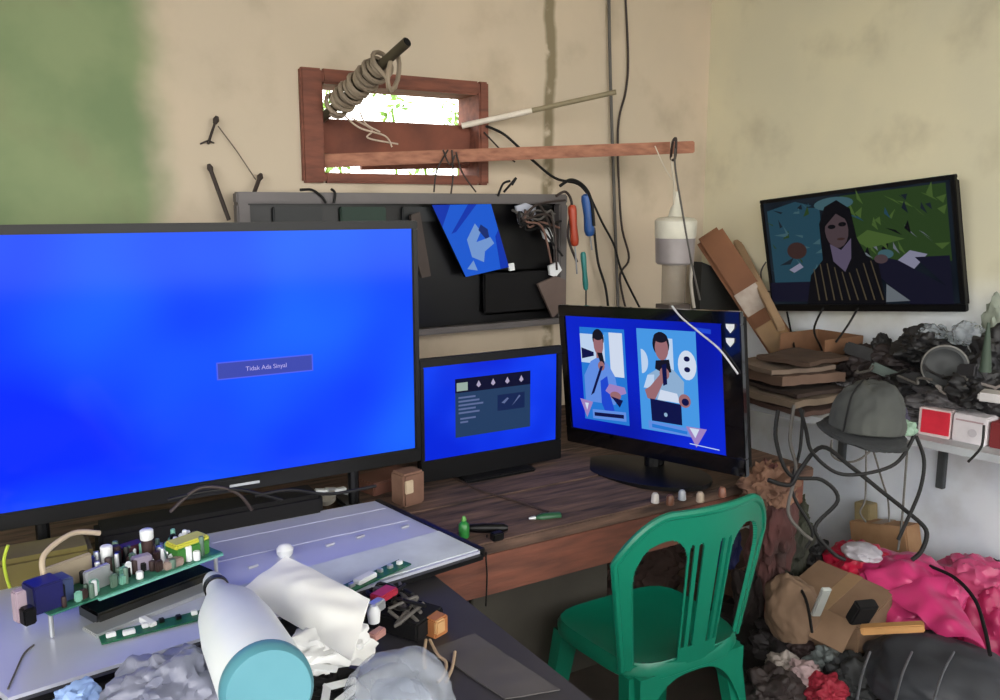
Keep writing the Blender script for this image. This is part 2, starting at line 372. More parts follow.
pic(t, so, su, sw, n, [(box_e, rect(x0 - .003, y0 - .005, x1 + .003, y1 + .005)), (box_f, rect(x0, y0, x1, y1))])
text_on(t, so, su, sw, n, 'Tidak Ada Sinyal', (x0 + x1) / 2, (y0 + y1) / 2, .0145, EM('message_text', (178, 170, 235)))
MB().box(V((.50, Y1 - .001, zb + .016)), (.07, .003, .006), bev=.001).build('maker_badge', silver, t, label='small silver badge strip')
for sx in (.08, .78):
    g = MB(); g.tube([V((sx, Y1 + .03, zb + .05)), V((sx, Y1 + .03, DZ + .03))], .014, 10, smooth=False)
    g.box((sx, Y1 + .05, DZ + .022), (.05, .2, .016), bev=.005); g.build('stand_foot', black, t)
# --- middle monitor with menu window
Y2 = 2.10
a = ay(421, 470, Y2); xl = ay(424, 400, Y2).x - .012; xr = ay(567, 455, Y2).x; xr = (xr + ay(557, 350, Y2).x) / 2
m = EM('blue_screen_menu', (4, 40, 225), .95, .12, col2=(16, 66, 250), scale=4)
zt2 = ay(556, 346, Y2).z
t, so, su, sw, n, u, w = tv('menu_monitor', V((xl, Y2, DZ + .012)), V((xr - xl, 0, 0)), V((0, 0, zt2 - DZ - .012)), .05, (.014, .02, .062, .024),
    'small television with a grey settings menu on blue, right of the largest television', 'television', m)
mw = EM('menu_body', (34, 60, 96)); md = EM('menu_bar', (8, 10, 44)); ml = EM('menu_line', (92, 106, 150)); mi = EM('menu_icon', (170, 160, 190)); mp_ = EM('menu_picture', (18, 36, 80)); my = EM('menu_tab', (150, 170, 160))
X0, X1, YB, YT = .22, .79, .20, .84
def mu(x, y): return (X0 + (X1 - X0) * x, YB + (YT - YB) * y)
def mr(a, b, c, d): return [mu(a, b), mu(c, b), mu(c, d), mu(a, d)]
sh = [(mw, mr(0, 0, 1, 1)), (md, mr(0, .76, 1, 1)), (my, mr(.02, .79, .16, .93)), (mp_, mr(.55, .36, .92, .64))]
for k in range(5): sh.append((ml, mr(.04, .66 - k * .065, .26 + .1 * ((k * 7) % 3) / 2, .69 - k * .065)))
sh += [(ml, mr(.06, .30, .26, .33)), (ml, mr(.06, .24, .16, .27))]
for k in range(4): x = .3 + .19 * k; sh += [(mi, [mu(x - .03, .86), mu(x, .82), mu(x + .03, .86), mu(x, .94)])]
sh += [(ml, [mu(.6, .5), mu(.64, .48), mu(.7, .56), mu(.68, .58)]), (ml, [mu(.74, .42), mu(.86, .58), mu(.84, .6)])]
pic(t, so, su, sw, n, sh)
MB().box(V(((xl + xr) / 2, Y2 + .03, DZ + .006)), (.24, .14, .012), bev=.004).build('stand_base', black, t)
# --- right monitor with two presenters
Ab = az(567, 441, .745); Bb = az(746, 478, .785); U3 = Bb - Ab
n3 = U3.normalized().cross(V((0, 0, 1))); w3 = (n3 * 1.0).cross(U3.normalized()) ; w3 = (w3 + n3 * .055).normalized(); n3 = U3.normalized().cross(w3); H3 = .445
m = EM('blue_screen_show', (6, 24, 168), .95, .12, col2=(10, 40, 215), scale=2.2)
t, so, su, sw, n, u, w = tv('presenter_monitor', Ab, U3, w3 * H3, .05, (.028, .062, .05, .034),
    'glossy black television turned sideways, showing two people holding microphones', 'television', m, gloss)
c_sky = EM('show_sky', (70, 150, 226)); c_lt = EM('show_white', (186, 208, 236)); c_hair = EM('show_hair', (20, 20, 34)); c_skin = EM('show_skin', (150, 104, 110)); c_shirtb = EM('show_blue_shirt', (96, 140, 224))
c_gry = EM('show_grey_shirt', (140, 172, 206)); c_dk = EM('show_dark', (12, 18, 70)); c_teal = EM('show_teal', (36, 118, 210)); c_pink = EM('show_pink', (156, 128, 190)); c_wht = EM('show_paper', (205, 216, 235)); c_blue = EM('show_blue', (30, 70, 205))
def scale(poly, x0, y0, x1, y1): return [(x0 + (x1 - x0) * x, y0 + (y1 - y0) * y) for x, y in poly]
def P1(poly): return scale(poly, .10, .10, .415, .91)
def P2(poly): return scale(poly, .50, .10, .86, .93)
sh = [(c_teal, P1(rect(0, 0, 1, 1))), (c_lt, P1(rect(0, .62, .55, .93))), (c_wht, P1(rect(.62, .5, .95, .96))), (c_sky, P1(rect(.55, .55, .66, .96))),
      (c_dk, P1([(.02, .66), (.3, .70), (.3, .74), (.02, .78)])),
      (c_shirtb, P1([(.05, .2), (.05, .48), (.22, .64), (.42, .70), (.62, .62), (.75, .5), (.80, .32), (.72, .2)])),
      (c_hair, P1(ell(.42, .89, .13, .10))), (c_skin, P1(ell(.42, .83, .11, .12))), (c_skin, P1(rect(.36, .68, .5, .76))), (c_hair, P1(ell(.42, .925, .12, .055))), (c_hair, P1([(.38, .74), (.5, .74), (.54, .62), (.46, .6)])),
      (c_skin, P1(ell(.46, .60, .075, .05))), (c_dk, P1([(.44, .60), (.50, .60), (.26, .30), (.18, .27)])), (c_blue, P1([(.42, .2), (.42, .44), (.58, .5), (.62, .3), (.7, .14), (.5, .1)])),
      (c_pink, P1([(.52, .34), (.62, .42), (.95, .40), (.98, .34), (.7, .28)])), (c_skin, P1(ell(.74, .30, .12, .045))), (c_dk, P1([(.64, .29), (.9, .26), (.82, .18)])),
      (c_pink, P1([(-.08, .22), (.22, .20), (.06, .02)])), (c_wht, P1([(.03, .18), (.12, .18), (.07, .10)])), (c_shirtb, P1([(.2, .02), (.95, .04), (.95, .14), (.2, .12)])), (c_dk, P1([(.24, .05), (.9, .07), (.9, .11), (.24, .09)])),
      (c_sky, P2(rect(0, .0, 1, 1))), (c_lt, P2(ell(.06, .68, .12, .12, a0=-pi / 2, a1=pi / 2))), (c_wht, P2(ell(.84, .68, .15, .14))), (c_dk, P2(ell(.84, .74, .05, .025))), (c_dk, P2(ell(.84, .64, .05, .025))), (c_lt, P2(rect(.5, .62, .62, .92))),
      (c_gry, P2([(.1, .44), (.16, .55), (.34, .62), (.46, .66), (.62, .62), (.78, .52), (.76, .34), (.34, .3)])), (c_lt, P2([(.08, .42), (.16, .55), (.28, .56), (.26, .42)])),
      (c_hair, P2(ell(.42, .86, .145, .12))), (c_skin, P2(ell(.43, .82, .115, .115))), (c_hair, P2([(.3, .62), (.32, .70), (.55, .72), (.58, .60), (.45, .58)])), (c_hair, P2(ell(.42, .925, .12, .05))),
      (c_skin, P2([(.10, .40), (.2, .44), (.40, .58), (.50, .56), (.44, .50), (.26, .30), (.14, .32)])), (c_skin, P2(ell(.46, .58, .085, .06))), (c_dk, P2([(.42, .66), (.5, .68), (.5, .48), (.43, .46)])),
      (c_dk, P2([(.20, .10), (.19, .32), (.72, .30), (.72, .10)])), (c_wht, P2([(.32, .32), (.38, .42), (.66, .40), (.70, .31)])), (c_skin, P2(ell(.78, .34, .10, .065))), (c_dk, P2(ell(.79, .33, .06, .035))), (c_gry, P2(ell(.45, .18, .03, .02))),
      (c_shirtb, P2([(.14, .02), (.86, .0), (.86, .08), (.14, .10)])), (c_teal, P2([(.2, .035), (.8, .02), (.8, .05), (.2, .07)])), (c_pink, P2([(.78, .10), (1.12, .10), (.94, -.09)])), (c_wht, P2([(.84, .09), (1.0, .09), (.93, .0)])),
      (c_lt, [(.80, .045), (.97, .035), (.97, .042), (.80, .052)]), (c_blue, [(.86, .93), (.95, .92), (.95, .955), (.86, .965)])]
pic(t, so, su, sw, n, sh, lift=.001)
for k in range(2):
    c = ay(731, 328 + 14 * k, 1) - C0; tt = (Ab - C0).dot(n3) / c.dot(n3); q = C0 + c * tt + n3 * .003
    q = C0 + (q - C0); g = MB().prism([q + u * -.013 + w * .011, q + u * .013 + w * .011, q + u * .012 + w * .0, q - w * .013, q + u * -.012 + w * .0], n3 * .0012)
    g.build('bezel_sticker', white, t, label=['upper white shield sticker on the bezel', 'lower white shield sticker on the bezel'][k])
pc = (Ab + Bb) / 2
g = MB().tube([V((pc.x + .04, pc.y + .015, DZ + .01)), V((pc.x + .04, pc.y + .015, .80))], .03, 14, smooth=False); g.build('stand_neck', black, t)
g = MB(); cc = V((pc.x - .02, pc.y - .01, DZ)); ring = []
prof = [cc + u * (.225 * cos(q)) + n3 * (.115 * sin(q)) for q in [2 * pi * k / 40 for k in range(40)]]
g.prism([p + V((0, 0, .001)) for p in prof], (0, 0, .012)); g.build('stand_base', black, t)

# --- wall television (tilted on the right wall)
TX = 2.62
A4 = ax(772, 311, TX); B4 = ax(966, 312, TX); T4 = ax(758, 201, TX)
U4 = B4 - A4; w4 = V((0, -U4.z, U4.y)).normalized(); w4 = w4 if w4.z > 0 else -w4; w4 = (w4 + V((-.13, 0, 0))).normalized()
dk = EM('dim_screen', (14, 20, 28), .9, .16, col2=(26, 34, 42), scale=5)
t, so, su, sw, n, u, w = tv('wall_television', A4, U4, w4 * .425, .045, (.014, .018, .026, .014),
    'black television hung crooked on the right wall, showing a woman among plants', 'television', dk)
tl1 = EM('dim_teal', (32, 62, 76)); tl2 = EM('dim_teal_light', (56, 84, 92)); gr1 = EM('dim_green', (38, 58, 28)); gr2 = EM('dim_green_light', (62, 84, 40)); gv = EM('dim_grey', (92, 98, 104)); bk = EM('dim_black', (10, 10, 14))
sk = EM('dim_skin', (66, 54, 58)); sk2 = EM('dim_collar', (80, 72, 92)); st = EM('dim_stripe', (70, 62, 48)); br = EM('dim_brown', (52, 36, 34)); wh = EM('dim_light', (120, 120, 140)); blu = EM('dim_navy', (18, 18, 34))
sh = [(tl1, [(.02, .2), (.02, .92), (.2, .98), (.34, .9), (.34, .2)]), (gr1, [(.46, .98), (.98, .98), (.98, .35), (.56, .4), (.48, .7)])]
rr_ = random.Random(3)
for k in range(26):
    x, y = rr_.uniform(.04, .3), rr_.uniform(.3, .92); a = rr_.uniform(0, 3); l = rr_.uniform(.04, .12)
    sh.append((rr_.choice((tl2, tl1, tl2, dk, gr1)), [(x, y), (x + l * cos(a), y + l * sin(a)), (x + l * .5 * cos(a) + .02, y + l * .5 * sin(a) - .03)]))
for k in range(46):
    x, y = rr_.uniform(.5, .95), rr_.uniform(.42, .95); a = rr_.uniform(0, 3); l = rr_.uniform(.04, .12)
    sh.append((rr_.choice((gr2, gr1, gr2, dk, tl1) if y > .68 else (gv, gr1, bk, gv, gr2)), [(x, y), (x + l * .6 * cos(a), y + l * sin(a) * .9), (x + .03, y - .05)]))
sh += [(br, ell(.19, .52, .06, .08)), (wh, [(.13, .34), (.2, .4), (.22, .36), (.16, .31)]), (blu, rect(0, .03, .27, .22)),
       (tl2, ell(.43, .92, .11, .06)), (gr2, [(.52, .58), (.6, .66), (.78, .56), (.6, .5)]),
       (wh, [(.72, .36), (.8, .46), (.88, .42), (.8, .28)]), (blu, [(.66, .42), (.74, .38), (.98, .12), (.98, .0), (.78, .0), (.62, .28)]), (blu, [(.82, .4), (.98, .4), (.98, .1)]), (tl2, ell(.68, .44, .04, .04)), (sk, ell(.655, .40, .035, .04)),
       (gv, [(.66, .02), (.67, .18), (.78, .03)]),
       (bk, [(.22, .0), (.26, .28), (.34, .42), (.34, .75), (.38, .9), (.45, .95), (.52, .86), (.54, .6), (.58, .44), (.64, .36), (.66, .0)]),
       (sk, ell(.435, .68, .065, .16)), (bk, [(.37, .72), (.37, .86), (.44, .92), (.51, .84), (.5, .76), (.44, .83)]), (sk2, [(.39, .56), (.45, .50), (.51, .60), (.5, .42), (.46, .30), (.40, .40)]),
       (bk, ell(.41, .715, .022, .02)), (bk, ell(.47, .73, .022, .02)), (br, ell(.455, .60, .022, .012))]
for k in range(9):
    x = .28 + .04 * k; top = .34 + .05 * sin(k); sh.append((st, [(x, top), (x + .006, top), (x + .02 + .004 * k, .04), (x + .012 + .004 * k, .04)]))
pic(t, so, su, sw, n, sh, lift=.001)
g = MB(); g.box((TX + .055, (A4.y + B4.y) / 2, 1.36), (.028, .3, .2), bev=.004); g.build('wall_bracket', metal, t)

# --- large dead television, open casing with grey frame
Y5 = 2.66; x0 = ay(236, 192, Y5).x; x1 = ay(567, 250, Y5).x; z0 = ay(490, 330, Y5).z; z1 = ay(400, 193, Y5).z
t = thing('gutted_television', V(((x0 + x1) / 2, Y5 + .03, z0)), 'large gutted television casing with grey frame hung below the vent', 'television casing')
g = MB()
def strip(a, b, c, d_): g.box(((a + b) / 2, Y5 + .02, (c + d_) / 2), (b - a, .045, d_ - c), bev=.005)
strip(x0, x1, z1 - .035, z1); strip(x0, x1, z0, z0 + .022); strip(x0, x0 + .04, z0 + .022, z1 - .035); strip(x1 - .035, x1, z0 + .022, z1 - .035)
g.build('frame', M('grey_frame', (98, 92, 92), .5, col2=(84, 80, 80)), t)
g = MB().box(((x0 + x1) / 2, Y5 + .057, (z0 + z1) / 2), (x1 - x0 - .02, .02, z1 - z0 - .02)); g.build('back_panel', M('dark_casing', (9, 8, 10), .3, col2=(5, 5, 7), scale=6, spec=.3), t)
g = MB().box((x1 - .20, Y5 + .035, z0 + .13), (.3, .02, .16), bev=.01); g.build('speaker_box', matte, t)
for k in range(3):
    g = MB().box((x0 + .2 + .22 * k, Y5 + .04, z1 - .07), (.16, .02, .05), bev=.004); g.build('circuit_board', M('dim_board', (20, 50, 38), .6) if k == 1 else M('dark_board', (10, 16, 20), .5), t)
# lit panel added in place of a reflection in the dark frame
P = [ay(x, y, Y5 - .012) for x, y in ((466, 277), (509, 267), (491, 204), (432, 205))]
t = thing('reflection_panel', P[0], 'small lit panel standing in for a blue reflection, tilted inside the grey casing', 'display panel')
MB().prism([p + V((0, .004, 0)) for p in P], (0, .014, 0)).build('reflection_panel_back', black, t)
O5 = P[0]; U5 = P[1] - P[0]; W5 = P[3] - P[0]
pm = [EM('reflection_blue', (26, 88, 205)), EM('reflection_dark_blue', (14, 52, 170)), EM('reflection_pale', (112, 148, 205)), EM('reflection_shadow', (22, 44, 110))]
def bl(x, y): p = (P[0] * (1 - x) + P[1] * x) * (1 - y) + (P[3] * (1 - x) + P[2] * x) * y; q = p - O5; d2 = q.copy(); det = U5.x * W5.z - U5.z * W5.x; return ((q.x * W5.z - q.z * W5.x) / det, (U5.x * q.z - U5.z * q.x) / det)
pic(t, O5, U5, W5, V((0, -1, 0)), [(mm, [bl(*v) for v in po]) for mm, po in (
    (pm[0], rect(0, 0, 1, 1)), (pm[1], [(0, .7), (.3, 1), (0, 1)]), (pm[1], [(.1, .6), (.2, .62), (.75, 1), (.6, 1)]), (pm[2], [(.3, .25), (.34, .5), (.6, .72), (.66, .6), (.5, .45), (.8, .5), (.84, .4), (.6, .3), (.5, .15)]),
    (pm[3], [(.62, .62), (.7, .7), (.8, .62), (.78, .5), (.7, .48)]), (pm[2], [(.1, .1), (.3, .2), (.3, .05)]), (pm[1], [(.8, 0), (1, 0), (1, .6), (.9, .5)]))], 'reflection_patches', lift=-.0005)
def slab(name, pts, Y, th, mat, label, cat, group=None):
    return tag(MB().prism([ay(x, y, Y) for x, y in pts], (0, th, 0)).build(name, mat), label, cat, group)
SG = 'scraps stuck in the grey casing'
slab('plastic_scrap', ((516, 206), (526, 203), (536, 207), (535, 220), (520, 224)), Y5 - .01, .012, M('scrap_grey', (186, 190, 205), .5), 'biggest pale plastic scrap at the upper right of the grey casing', 'scrap', SG)
slab('plastic_scrap', ((542, 230), (548, 227), (556, 236), (550, 242), (544, 238)), Y5 - .01, .01, white, 'small white scrap below the tangled wires in the grey casing', 'scrap', SG)
slab('plastic_scrap', ((549, 266), (558, 262), (562, 270), (556, 277), (550, 275)), Y5 - .01, .01, white, 'white scrap above the brown cardboard flap in the casing', 'scrap', SG)
slab('connector_plug', ((508, 264), (514, 263), (515, 270), (510, 271)), Y5 - .01, .01, white, 'tiny white plug beside the tilted blue panel', 'plug')
slab('cardboard_flap', ((538, 284), (556, 276), (566, 280), (566, 305), (553, 318)), Y5 - .014, .012, M('grey_card', (104, 88, 82), .9), 'grey-brown cardboard flap at the lower right of the casing', 'cardboard')
slab('plywood_piece', ((411, 215), (420, 212), (431, 276), (422, 278), (414, 250)), Y5 - .01, .014, M('brown_ply', (72, 62, 58), .8), 'narrow brown strip standing left of the tilted blue reflection panel', 'strip')
for i in range(11):
    pl = [(512 + 5 * (i % 7) + random.uniform(-6, 6), 208 + random.uniform(0, 6)), (530 + random.uniform(-12, 12), 222 + random.uniform(-6, 8)), (545 + random.uniform(-10, 8), 212 + random.uniform(-8, 18)), (560 + random.uniform(-10, 8), 200 + 7 * i)]
    cable('casing_wire', [ay(x, y, Y5 - .03 - .004 * i) for x, y in pl], .004, [cableb, cablem, cableg, cablem, M('brown_red_cable', (120, 88, 76), .6)][i % 5], 'loose wire in the tangle at the upper right of the grey casing', 'wire', 'tangled wires in the grey casing')
for i, pl in enumerate((((300, 190), (312, 190), (322, 197), (326, 203)), ((331, 189), (335, 193), (334, 203)), ((498, 196), (503, 184), (510, 181)), ((504, 192), (516, 178), (512, 185)))):
    cable('frame_wire', [ay(x, y, Y5 - .008) for x, y in pl], .0042, cablem, ['dark wire curl on the grey frame top, leftmost one', 'short dark wire hook just right of the first curl', 'dark wire sprig on the frame top below the batten', 'crossing wire of the sprig below the batten'][i], 'wire', 'wires over the frame top')
# tools hanging beside the casing
YT_ = 2.60
def tool(name, a, b, r, col, lab, cat, shaft=None, Yo=0, gr='tools hanging beside the grey casing'):
    P, Q = ay(*a, YT_ + Yo), ay(*b, YT_ + Yo); t = thing(name, P, lab, cat, gr); d = (Q - P); L = d.length
    MB().lathe([(0, r * .55), (L * .04, r * .9), (L * .15, r), (L * .5, r * .82), (L * .85, r), (L * .97, r * .8), (L, r * .5)], P, d, 14).build('handle', M('handle_' + name + str(col[0]), col, .45), t, smooth=True)
    if shaft:
        S = ay(*shaft, YT_ + Yo); MB().tube([Q, S], .003, 8, smooth=False).build('blade', metal if shaft[1] < 292 else cablem, t, smooth=True)
    return t
tool('screwdriver', (586, 194), (590, 236), .020, (40, 84, 150), 'thick blue handled screwdriver hanging at the frame corner', 'screwdriver', (592, 250))
tool('screwdriver', (572, 205), (575, 246), .016, (170, 62, 34), 'orange-red handled screwdriver hanging beside the blue one', 'screwdriver', (577, 274), -.02)
tool('screwdriver', (583, 252), (586, 290), .011, (36, 122, 118), 'slim teal handled screwdriver hanging lowest of the tools', 'screwdriver', (586, 310), .02)
cable('hanging_loop', [ay(560, 186, 2.58), ay(570, 180, 2.58), ay(580, 183, 2.58), ay(588, 192, 2.58), ay(592, 205, 2.58), ay(594, 226, 2.58)], .006, cablem, 'thick black cable looped over the tool handles')
cable('hanging_loop', [ay(556, 196, 2.60), ay(566, 192, 2.6), ay(572, 206, 2.6), ay(568, 236, 2.6), ay(577, 262, 2.6)], .005, cableb, 'brown cable loop hanging left of the orange screwdriver')

# ------------------------------------------------------------------ hanging lamp
hp = ay(674, 150, 2.42); LY = 2.36
t = thing('hanging_bulb', ay(676, 262, LY), 'unlit white cylindrical bulb hanging from the batten end', 'bulb')
c = ay(676, 218, LY); k = 3.0 / 866 * 1.0
D = (c - C0).dot(FW); s = D / F
MB().lathe([(-20 * s, 19.5 * s), (-18 * s, 20.5 * s), (-3 * s, 21 * s), (0, 18 * s), (1.5 * s, 8 * s), (9 * s, 6 * s), (14 * s, 3 * s), (26 * s, 1.6 * s)], c, (0, 0, 1), 32).build('housing', M('bulb_cap', (226, 222, 206), .4), t, smooth=True)
MB().lathe([(-46 * s, 17 * s), (-44 * s, 19 * s), (-20 * s, 20 * s)], c, (0, 0, 1), 32).build('diffuser', M('bulb_grey', (150, 142, 142), .3), t, smooth=True, label='grey translucent lower half')
MB().lathe([(-88 * s, 8 * s), (-86 * s, 12 * s), (-46 * s, 12.5 * s)], c, (0, 0, 1), 24).build('socket_tube', M('clear_tube', (150, 138, 124), .25, alpha=.45), t, smooth=True, label='clear tube below the bulb')
MB().box(c + V((0, 0, -90 * s)), (30 * s, 20 * s, 8 * s), bev=.002).build('bottom_plate', M('dull_brown', (84, 74, 68), .7), t)
LS = 'strings of the hanging bulb'
cable('hanging_string', [ay(671, 142, 2.4), ay(672, 165, 2.38), ay(674, 185, LY), ay(674, 205, LY)], .0035, M('white_cord', (214, 204, 186), .7), 'white cord tied from the batten end to the bulb', 'cord', LS)
cable('hanging_string', [ay(655, 146, 2.38), ay(664, 166, 2.37), ay(672, 180, LY)], .002, M('white_cord', (0, 0, 0)), 'thin white thread slanting from batten to bulb cord', 'cord', LS)
cable('hanging_string', [ay(676, 140, 2.38), ay(675, 165, 2.33), ay(683, 215, 2.29), ay(690, 255, 2.29), ay(700, 300, 2.29)], .0035, cableg, 'grey flex running down in front of the bulb', 'cord', LS)
cable('white_strap', [ay(692, 262, 2.33), ay(691, 282, 2.33), ay(694, 308, 2.30)], .006, M('grey_white', (180, 172, 160), .6), 'short whitish strap below the bulb at the monitor top edge', 'strap')
cable('batten_knot', [ay(673, 141, 2.36), ay(676, 139, 2.355), ay(675, 158, 2.365), ay(671, 158, 2.39), ay(673, 141, 2.36)], .005, cableb, 'dark string knot around the batten end', 'string')
# frayed white wire over the monitor top
n3_ = n3
def on3(x, y, off=.006): c = ray(x, y); tt = (Ab - C0 + n3 * off).dot(n3) / c.dot(n3); return C0 + c * tt
cable('loose_white_wire', [on3(672, 306), on3(682, 318), on3(700, 333), on3(720, 350), on3(738, 374)], .0028, M('white_wire', (196, 196, 200), .5), 'thin white wire lying across the upper right of the monitor screen', 'wire')

# ------------------------------------------------------------------ long brown box leaning, right of the monitor
def board(name, a, b, w0, th, mat, lab, cat, X):
    P, Q = ax(*a, X), ax(*b, X); d = (Q - P).normalized(); side = d.cross(V((1, 0, 0))).normalized()
    return P, Q, d, side
P, Q = ay(716, 246, 2.50), ay(786, 352, 2.24); d = (Q - P).normalized(); vd = (C0 - (P + Q) / 2).normalized(); side = d.cross(vd).normalized(); nn = side.cross(d); r = Matrix((d, side, nn)).transposed()
if nn.dot(vd) < 0: side = -side; nn = -nn; r = Matrix((d, side, nn)).transposed()
t = thing('long_cardboard_carton', Q, 'long narrow brown carton with white label leaning in the corner', 'carton')
MB().box((P + Q) / 2, ((Q - P).length + .12, .115, .06), r, .016).build('carton_body', M('brown_carton', (128, 84, 54), .8, col2=(100, 64, 42), scale=5), t)
cz = P.lerp(Q, .52)
MB().box(cz + nn * .031, (.10, .095, .003), r).build('label', M('carton_label', (176, 164, 152), .7, col2=(150, 134, 122), scale=30), t, label='white printed label')
MB().box(P.lerp(Q, .86) + nn * .031, (.13, .10, .003), r).build('tape_band', M('tape', (156, 116, 62), .5), t, label='yellow-brown panel')
yv = V((.55, -.8, 0))
P, Q = ay(765, 352, 2.16), ay(722, 262, 2.56)
slabm = M('light_board', (170, 140, 108), .8)
d = (Q - P).normalized(); side = d.cross(yv).normalized(); nn2 = side.cross(d); r = Matrix((d, side, nn2)).transposed()
tag(MB().box((P + Q) / 2 + V((.08, .0, .08)), ((Q - P).length, .03, .03), r, .003).build('wooden_strip', slabm), 'pale wooden strip leaning behind the long carton', 'strip')
slab('dark_sack', ((700, 310), (702, 262), (716, 268), (742, 300), (748, 318)), 2.52, .05, M('dark_sack', (36, 36, 34), .9), 'dark object behind the monitor top, below the long carton', 'sack')

# ------------------------------------------------------------------ desk
t = thing('repair_desk', (1.0, 2.2, 0), 'long dark worn wooden desk against the back wall carrying the televisions', 'desk')
DX0, DX1, DY0 = -.5, 2.12, 1.66
for i, (ya, yb) in enumerate(((DY0, 1.93), (1.935, 2.20), (2.205, 2.47), (2.475, 2.73))):
    MB().box(((DX0 + DX1) / 2, (ya + yb) / 2, DZ - .0155), (DX1 - DX0 - .012 * (i % 2), yb - ya, .031), bev=.004).build('top_plank', deskw, t)
MB().box(((DX0 + DX1) / 2, DY0 + .025, DZ - .085), (DX1 - DX0 - .06, .03, .105), bev=.003).build('apron', M('apron_wood', (128, 76, 58), .75, col2=(76, 46, 38), scale=6, bump=.4, stretch=(1, 6, 6)), t)
for x in (DX0 + .06, 2.05):
    for y in (DY0 + .07, 2.66): MB().box((x, y, (DZ - .032) / 2), (.07, .07, DZ - .032), bev=.004).build('leg', redwood, t)
q0 = ay(470, 560, 1.86).x; q1 = ay(606, 560, 1.86).x
MB().box(((q0 + q1) / 2, 1.86, .43), (q1 - q0, .02, .5), bev=.003).build('side_panel', M('panel_grey', (70, 66, 58), .8, col2=(52, 48, 42), scale=4), t, label='grey-brown panel under the desk top')
cable('hanging_wire', [az(487, 535, DZ + .003), ay(486, 556, 1.655), ay(487, 575, 1.652), ay(486, 606, 1.652)], .002, cablem, 'thin black wire hanging over the desk front edge', 'wire')
# things on the desk
def bottle(name, px_, py_, h, r, mat, capm, lab, cat='bottle', lie=None):
    b = az(px_, py_, DZ); t = thing(name, b, lab, cat)
    MB().lathe([(0, r * .9), (.003, r), (h * .6, r), (h * .72, r * .6), (h * .74, r * .4), (h * .8, r * .4)], b, lie or (0, 0, 1), 20).build('body', mat, t, smooth=True)
    MB().lathe([(h * .8, r * .5), (h * .9, r * .45), (h, r * .25)], b, lie or (0, 0, 1), 16).build('cap', capm, t, smooth=True); return t
bottle('flux_bottle', 464, 537, .052, .013, M('green_bottle', (46, 130, 58), .35), M('green_cap', (84, 150, 60), .4), 'small upright green dropper bottle on the desk near the panel corner')
bottle('green_tube', 560, 516, .085, .011, M('dark_green_tube', (30, 84, 52), .4), silver, 'green tube with silver tip lying on the desk', 'tube', lie=(-.97, .2, .05))
a = az(472, 528, DZ + .013); b = az(508, 528, DZ + .013)
t = thing('soldering_iron', a, 'black handled tool lying beside the green dropper bottle', 'tool')
MB().lathe([(0, .006), (.01, .011), (.06, .012), (.10, .009)], b, (a - b), 14).build('handle', black, t, smooth=True)
MB().box(az(497, 536, DZ + .012), (.03, .02, .02), bev=.003).build('tool_clip', black, t)
for i, (x, y, col, lab) in enumerate(((655, 503, (205, 200, 196), 'small white cap on the desk front edge behind the chair'), (682, 500, (170, 176, 184), 'silver capsule on the desk behind the chair back'), (700, 502, (190, 170, 150), 'small beige knob on the desk behind the chair top'), (670, 505, (110, 70, 50), 'little brown stub between the caps behind the chair'), (722, 497, (140, 90, 70), 'small reddish stub near the desk corner'))):
    p = az(x, y, DZ); tag(MB().lathe([(0, .009), (.002, .011), (.022, .010), (.028, .006)], p, (0, 0, 1), 12).build('small_fitting', M('cap%d' % i, col, .4), smooth=True), lab, 'fitting', 'small fittings on the desk edge')
cable('desk_wire', [az(428, 470, DZ + .004), az(455, 478, DZ + .004), az(480, 490, DZ + .004), az(520, 502, DZ + .004), az(548, 512, DZ + .006)], .003, M('brown_desk_wire', (60, 44, 38), .7), 'thin brown wire lying across the desk to the green tube')
# cardboard block by the big television
t = thing('carton_block', az(412, 512, DZ), 'small worn cardboard block on the desk beneath the largest television corner', 'carton')
b = az(413, 506, DZ); MB().box(b + V((0, .03, .045)), (.07, .06, .09), R(z=12), .006).build('block_body', M('worn_card', (128, 96, 80), .9, col2=(90, 62, 50)), t)
MB().box(b + V((-.012, -.004, .055)), (.025, .008, .035), R(z=12), .002).build('white_insert', M('cream', (196, 176, 150), .7), t, label='cream coloured insert')
tag(MB().box(az(385, 492, DZ) + V((.02, .04, .02)), (.16, .10, .036), R(z=15), .004).build('scrap_wood', M('red_scrap', (112, 70, 56), .8)), 'low red-brown wood scrap beside the cardboard block', 'wood block')
# silver clockwork piece
b = az(326, 500, TZ + .02)
t = thing('metal_mechanism', b, 'silver round metal mechanism lying at the back edge of the display panel', 'mechanism')
g = MB().lathe([(0, .022), (.004, .026), (.018, .026), (.022, .018), (.024, .006)], b, (-.2, -.35, .9), 24); g.build('hub', M('dull_silver', (170, 165, 155), .35, .5), t, smooth=True)
for k in range(7):
    a = pi * k / 6 + .2; d_ = V((cos(a) * .06, .005, sin(a) * .02 + .01)); MB().box(b + d_ * .85, (.034, .018, .008), R(y=-degrees(a)) if False else R(y=random.uniform(-25, 25), z=random.uniform(-40, 40)), .002).build('metal_tab', white if k % 2 else silver, t)
for i, pl in enumerate((((168, 500), (205, 492), (240, 490), (282, 500)), ((170, 512), (200, 488), (235, 492), (252, 510)), ((255, 496), (290, 490), (330, 494), (376, 486)))):
    cable('desk_cable', [ay(x, y, 1.90) for x, y in pl], .004, [cablem, cableb, cablem][i], ['black cable looping under the largest television, leftmost', 'brown cable crossing below the largest television', 'black cable running to the cardboard block'][i], group='cables under the largest television')
tag(MB().box((.43, 1.99, DZ + .045), (.5, .1, .09), bev=.01).build('receiver_box', matte), 'flat black receiver box on the desk below the largest television', 'receiver')
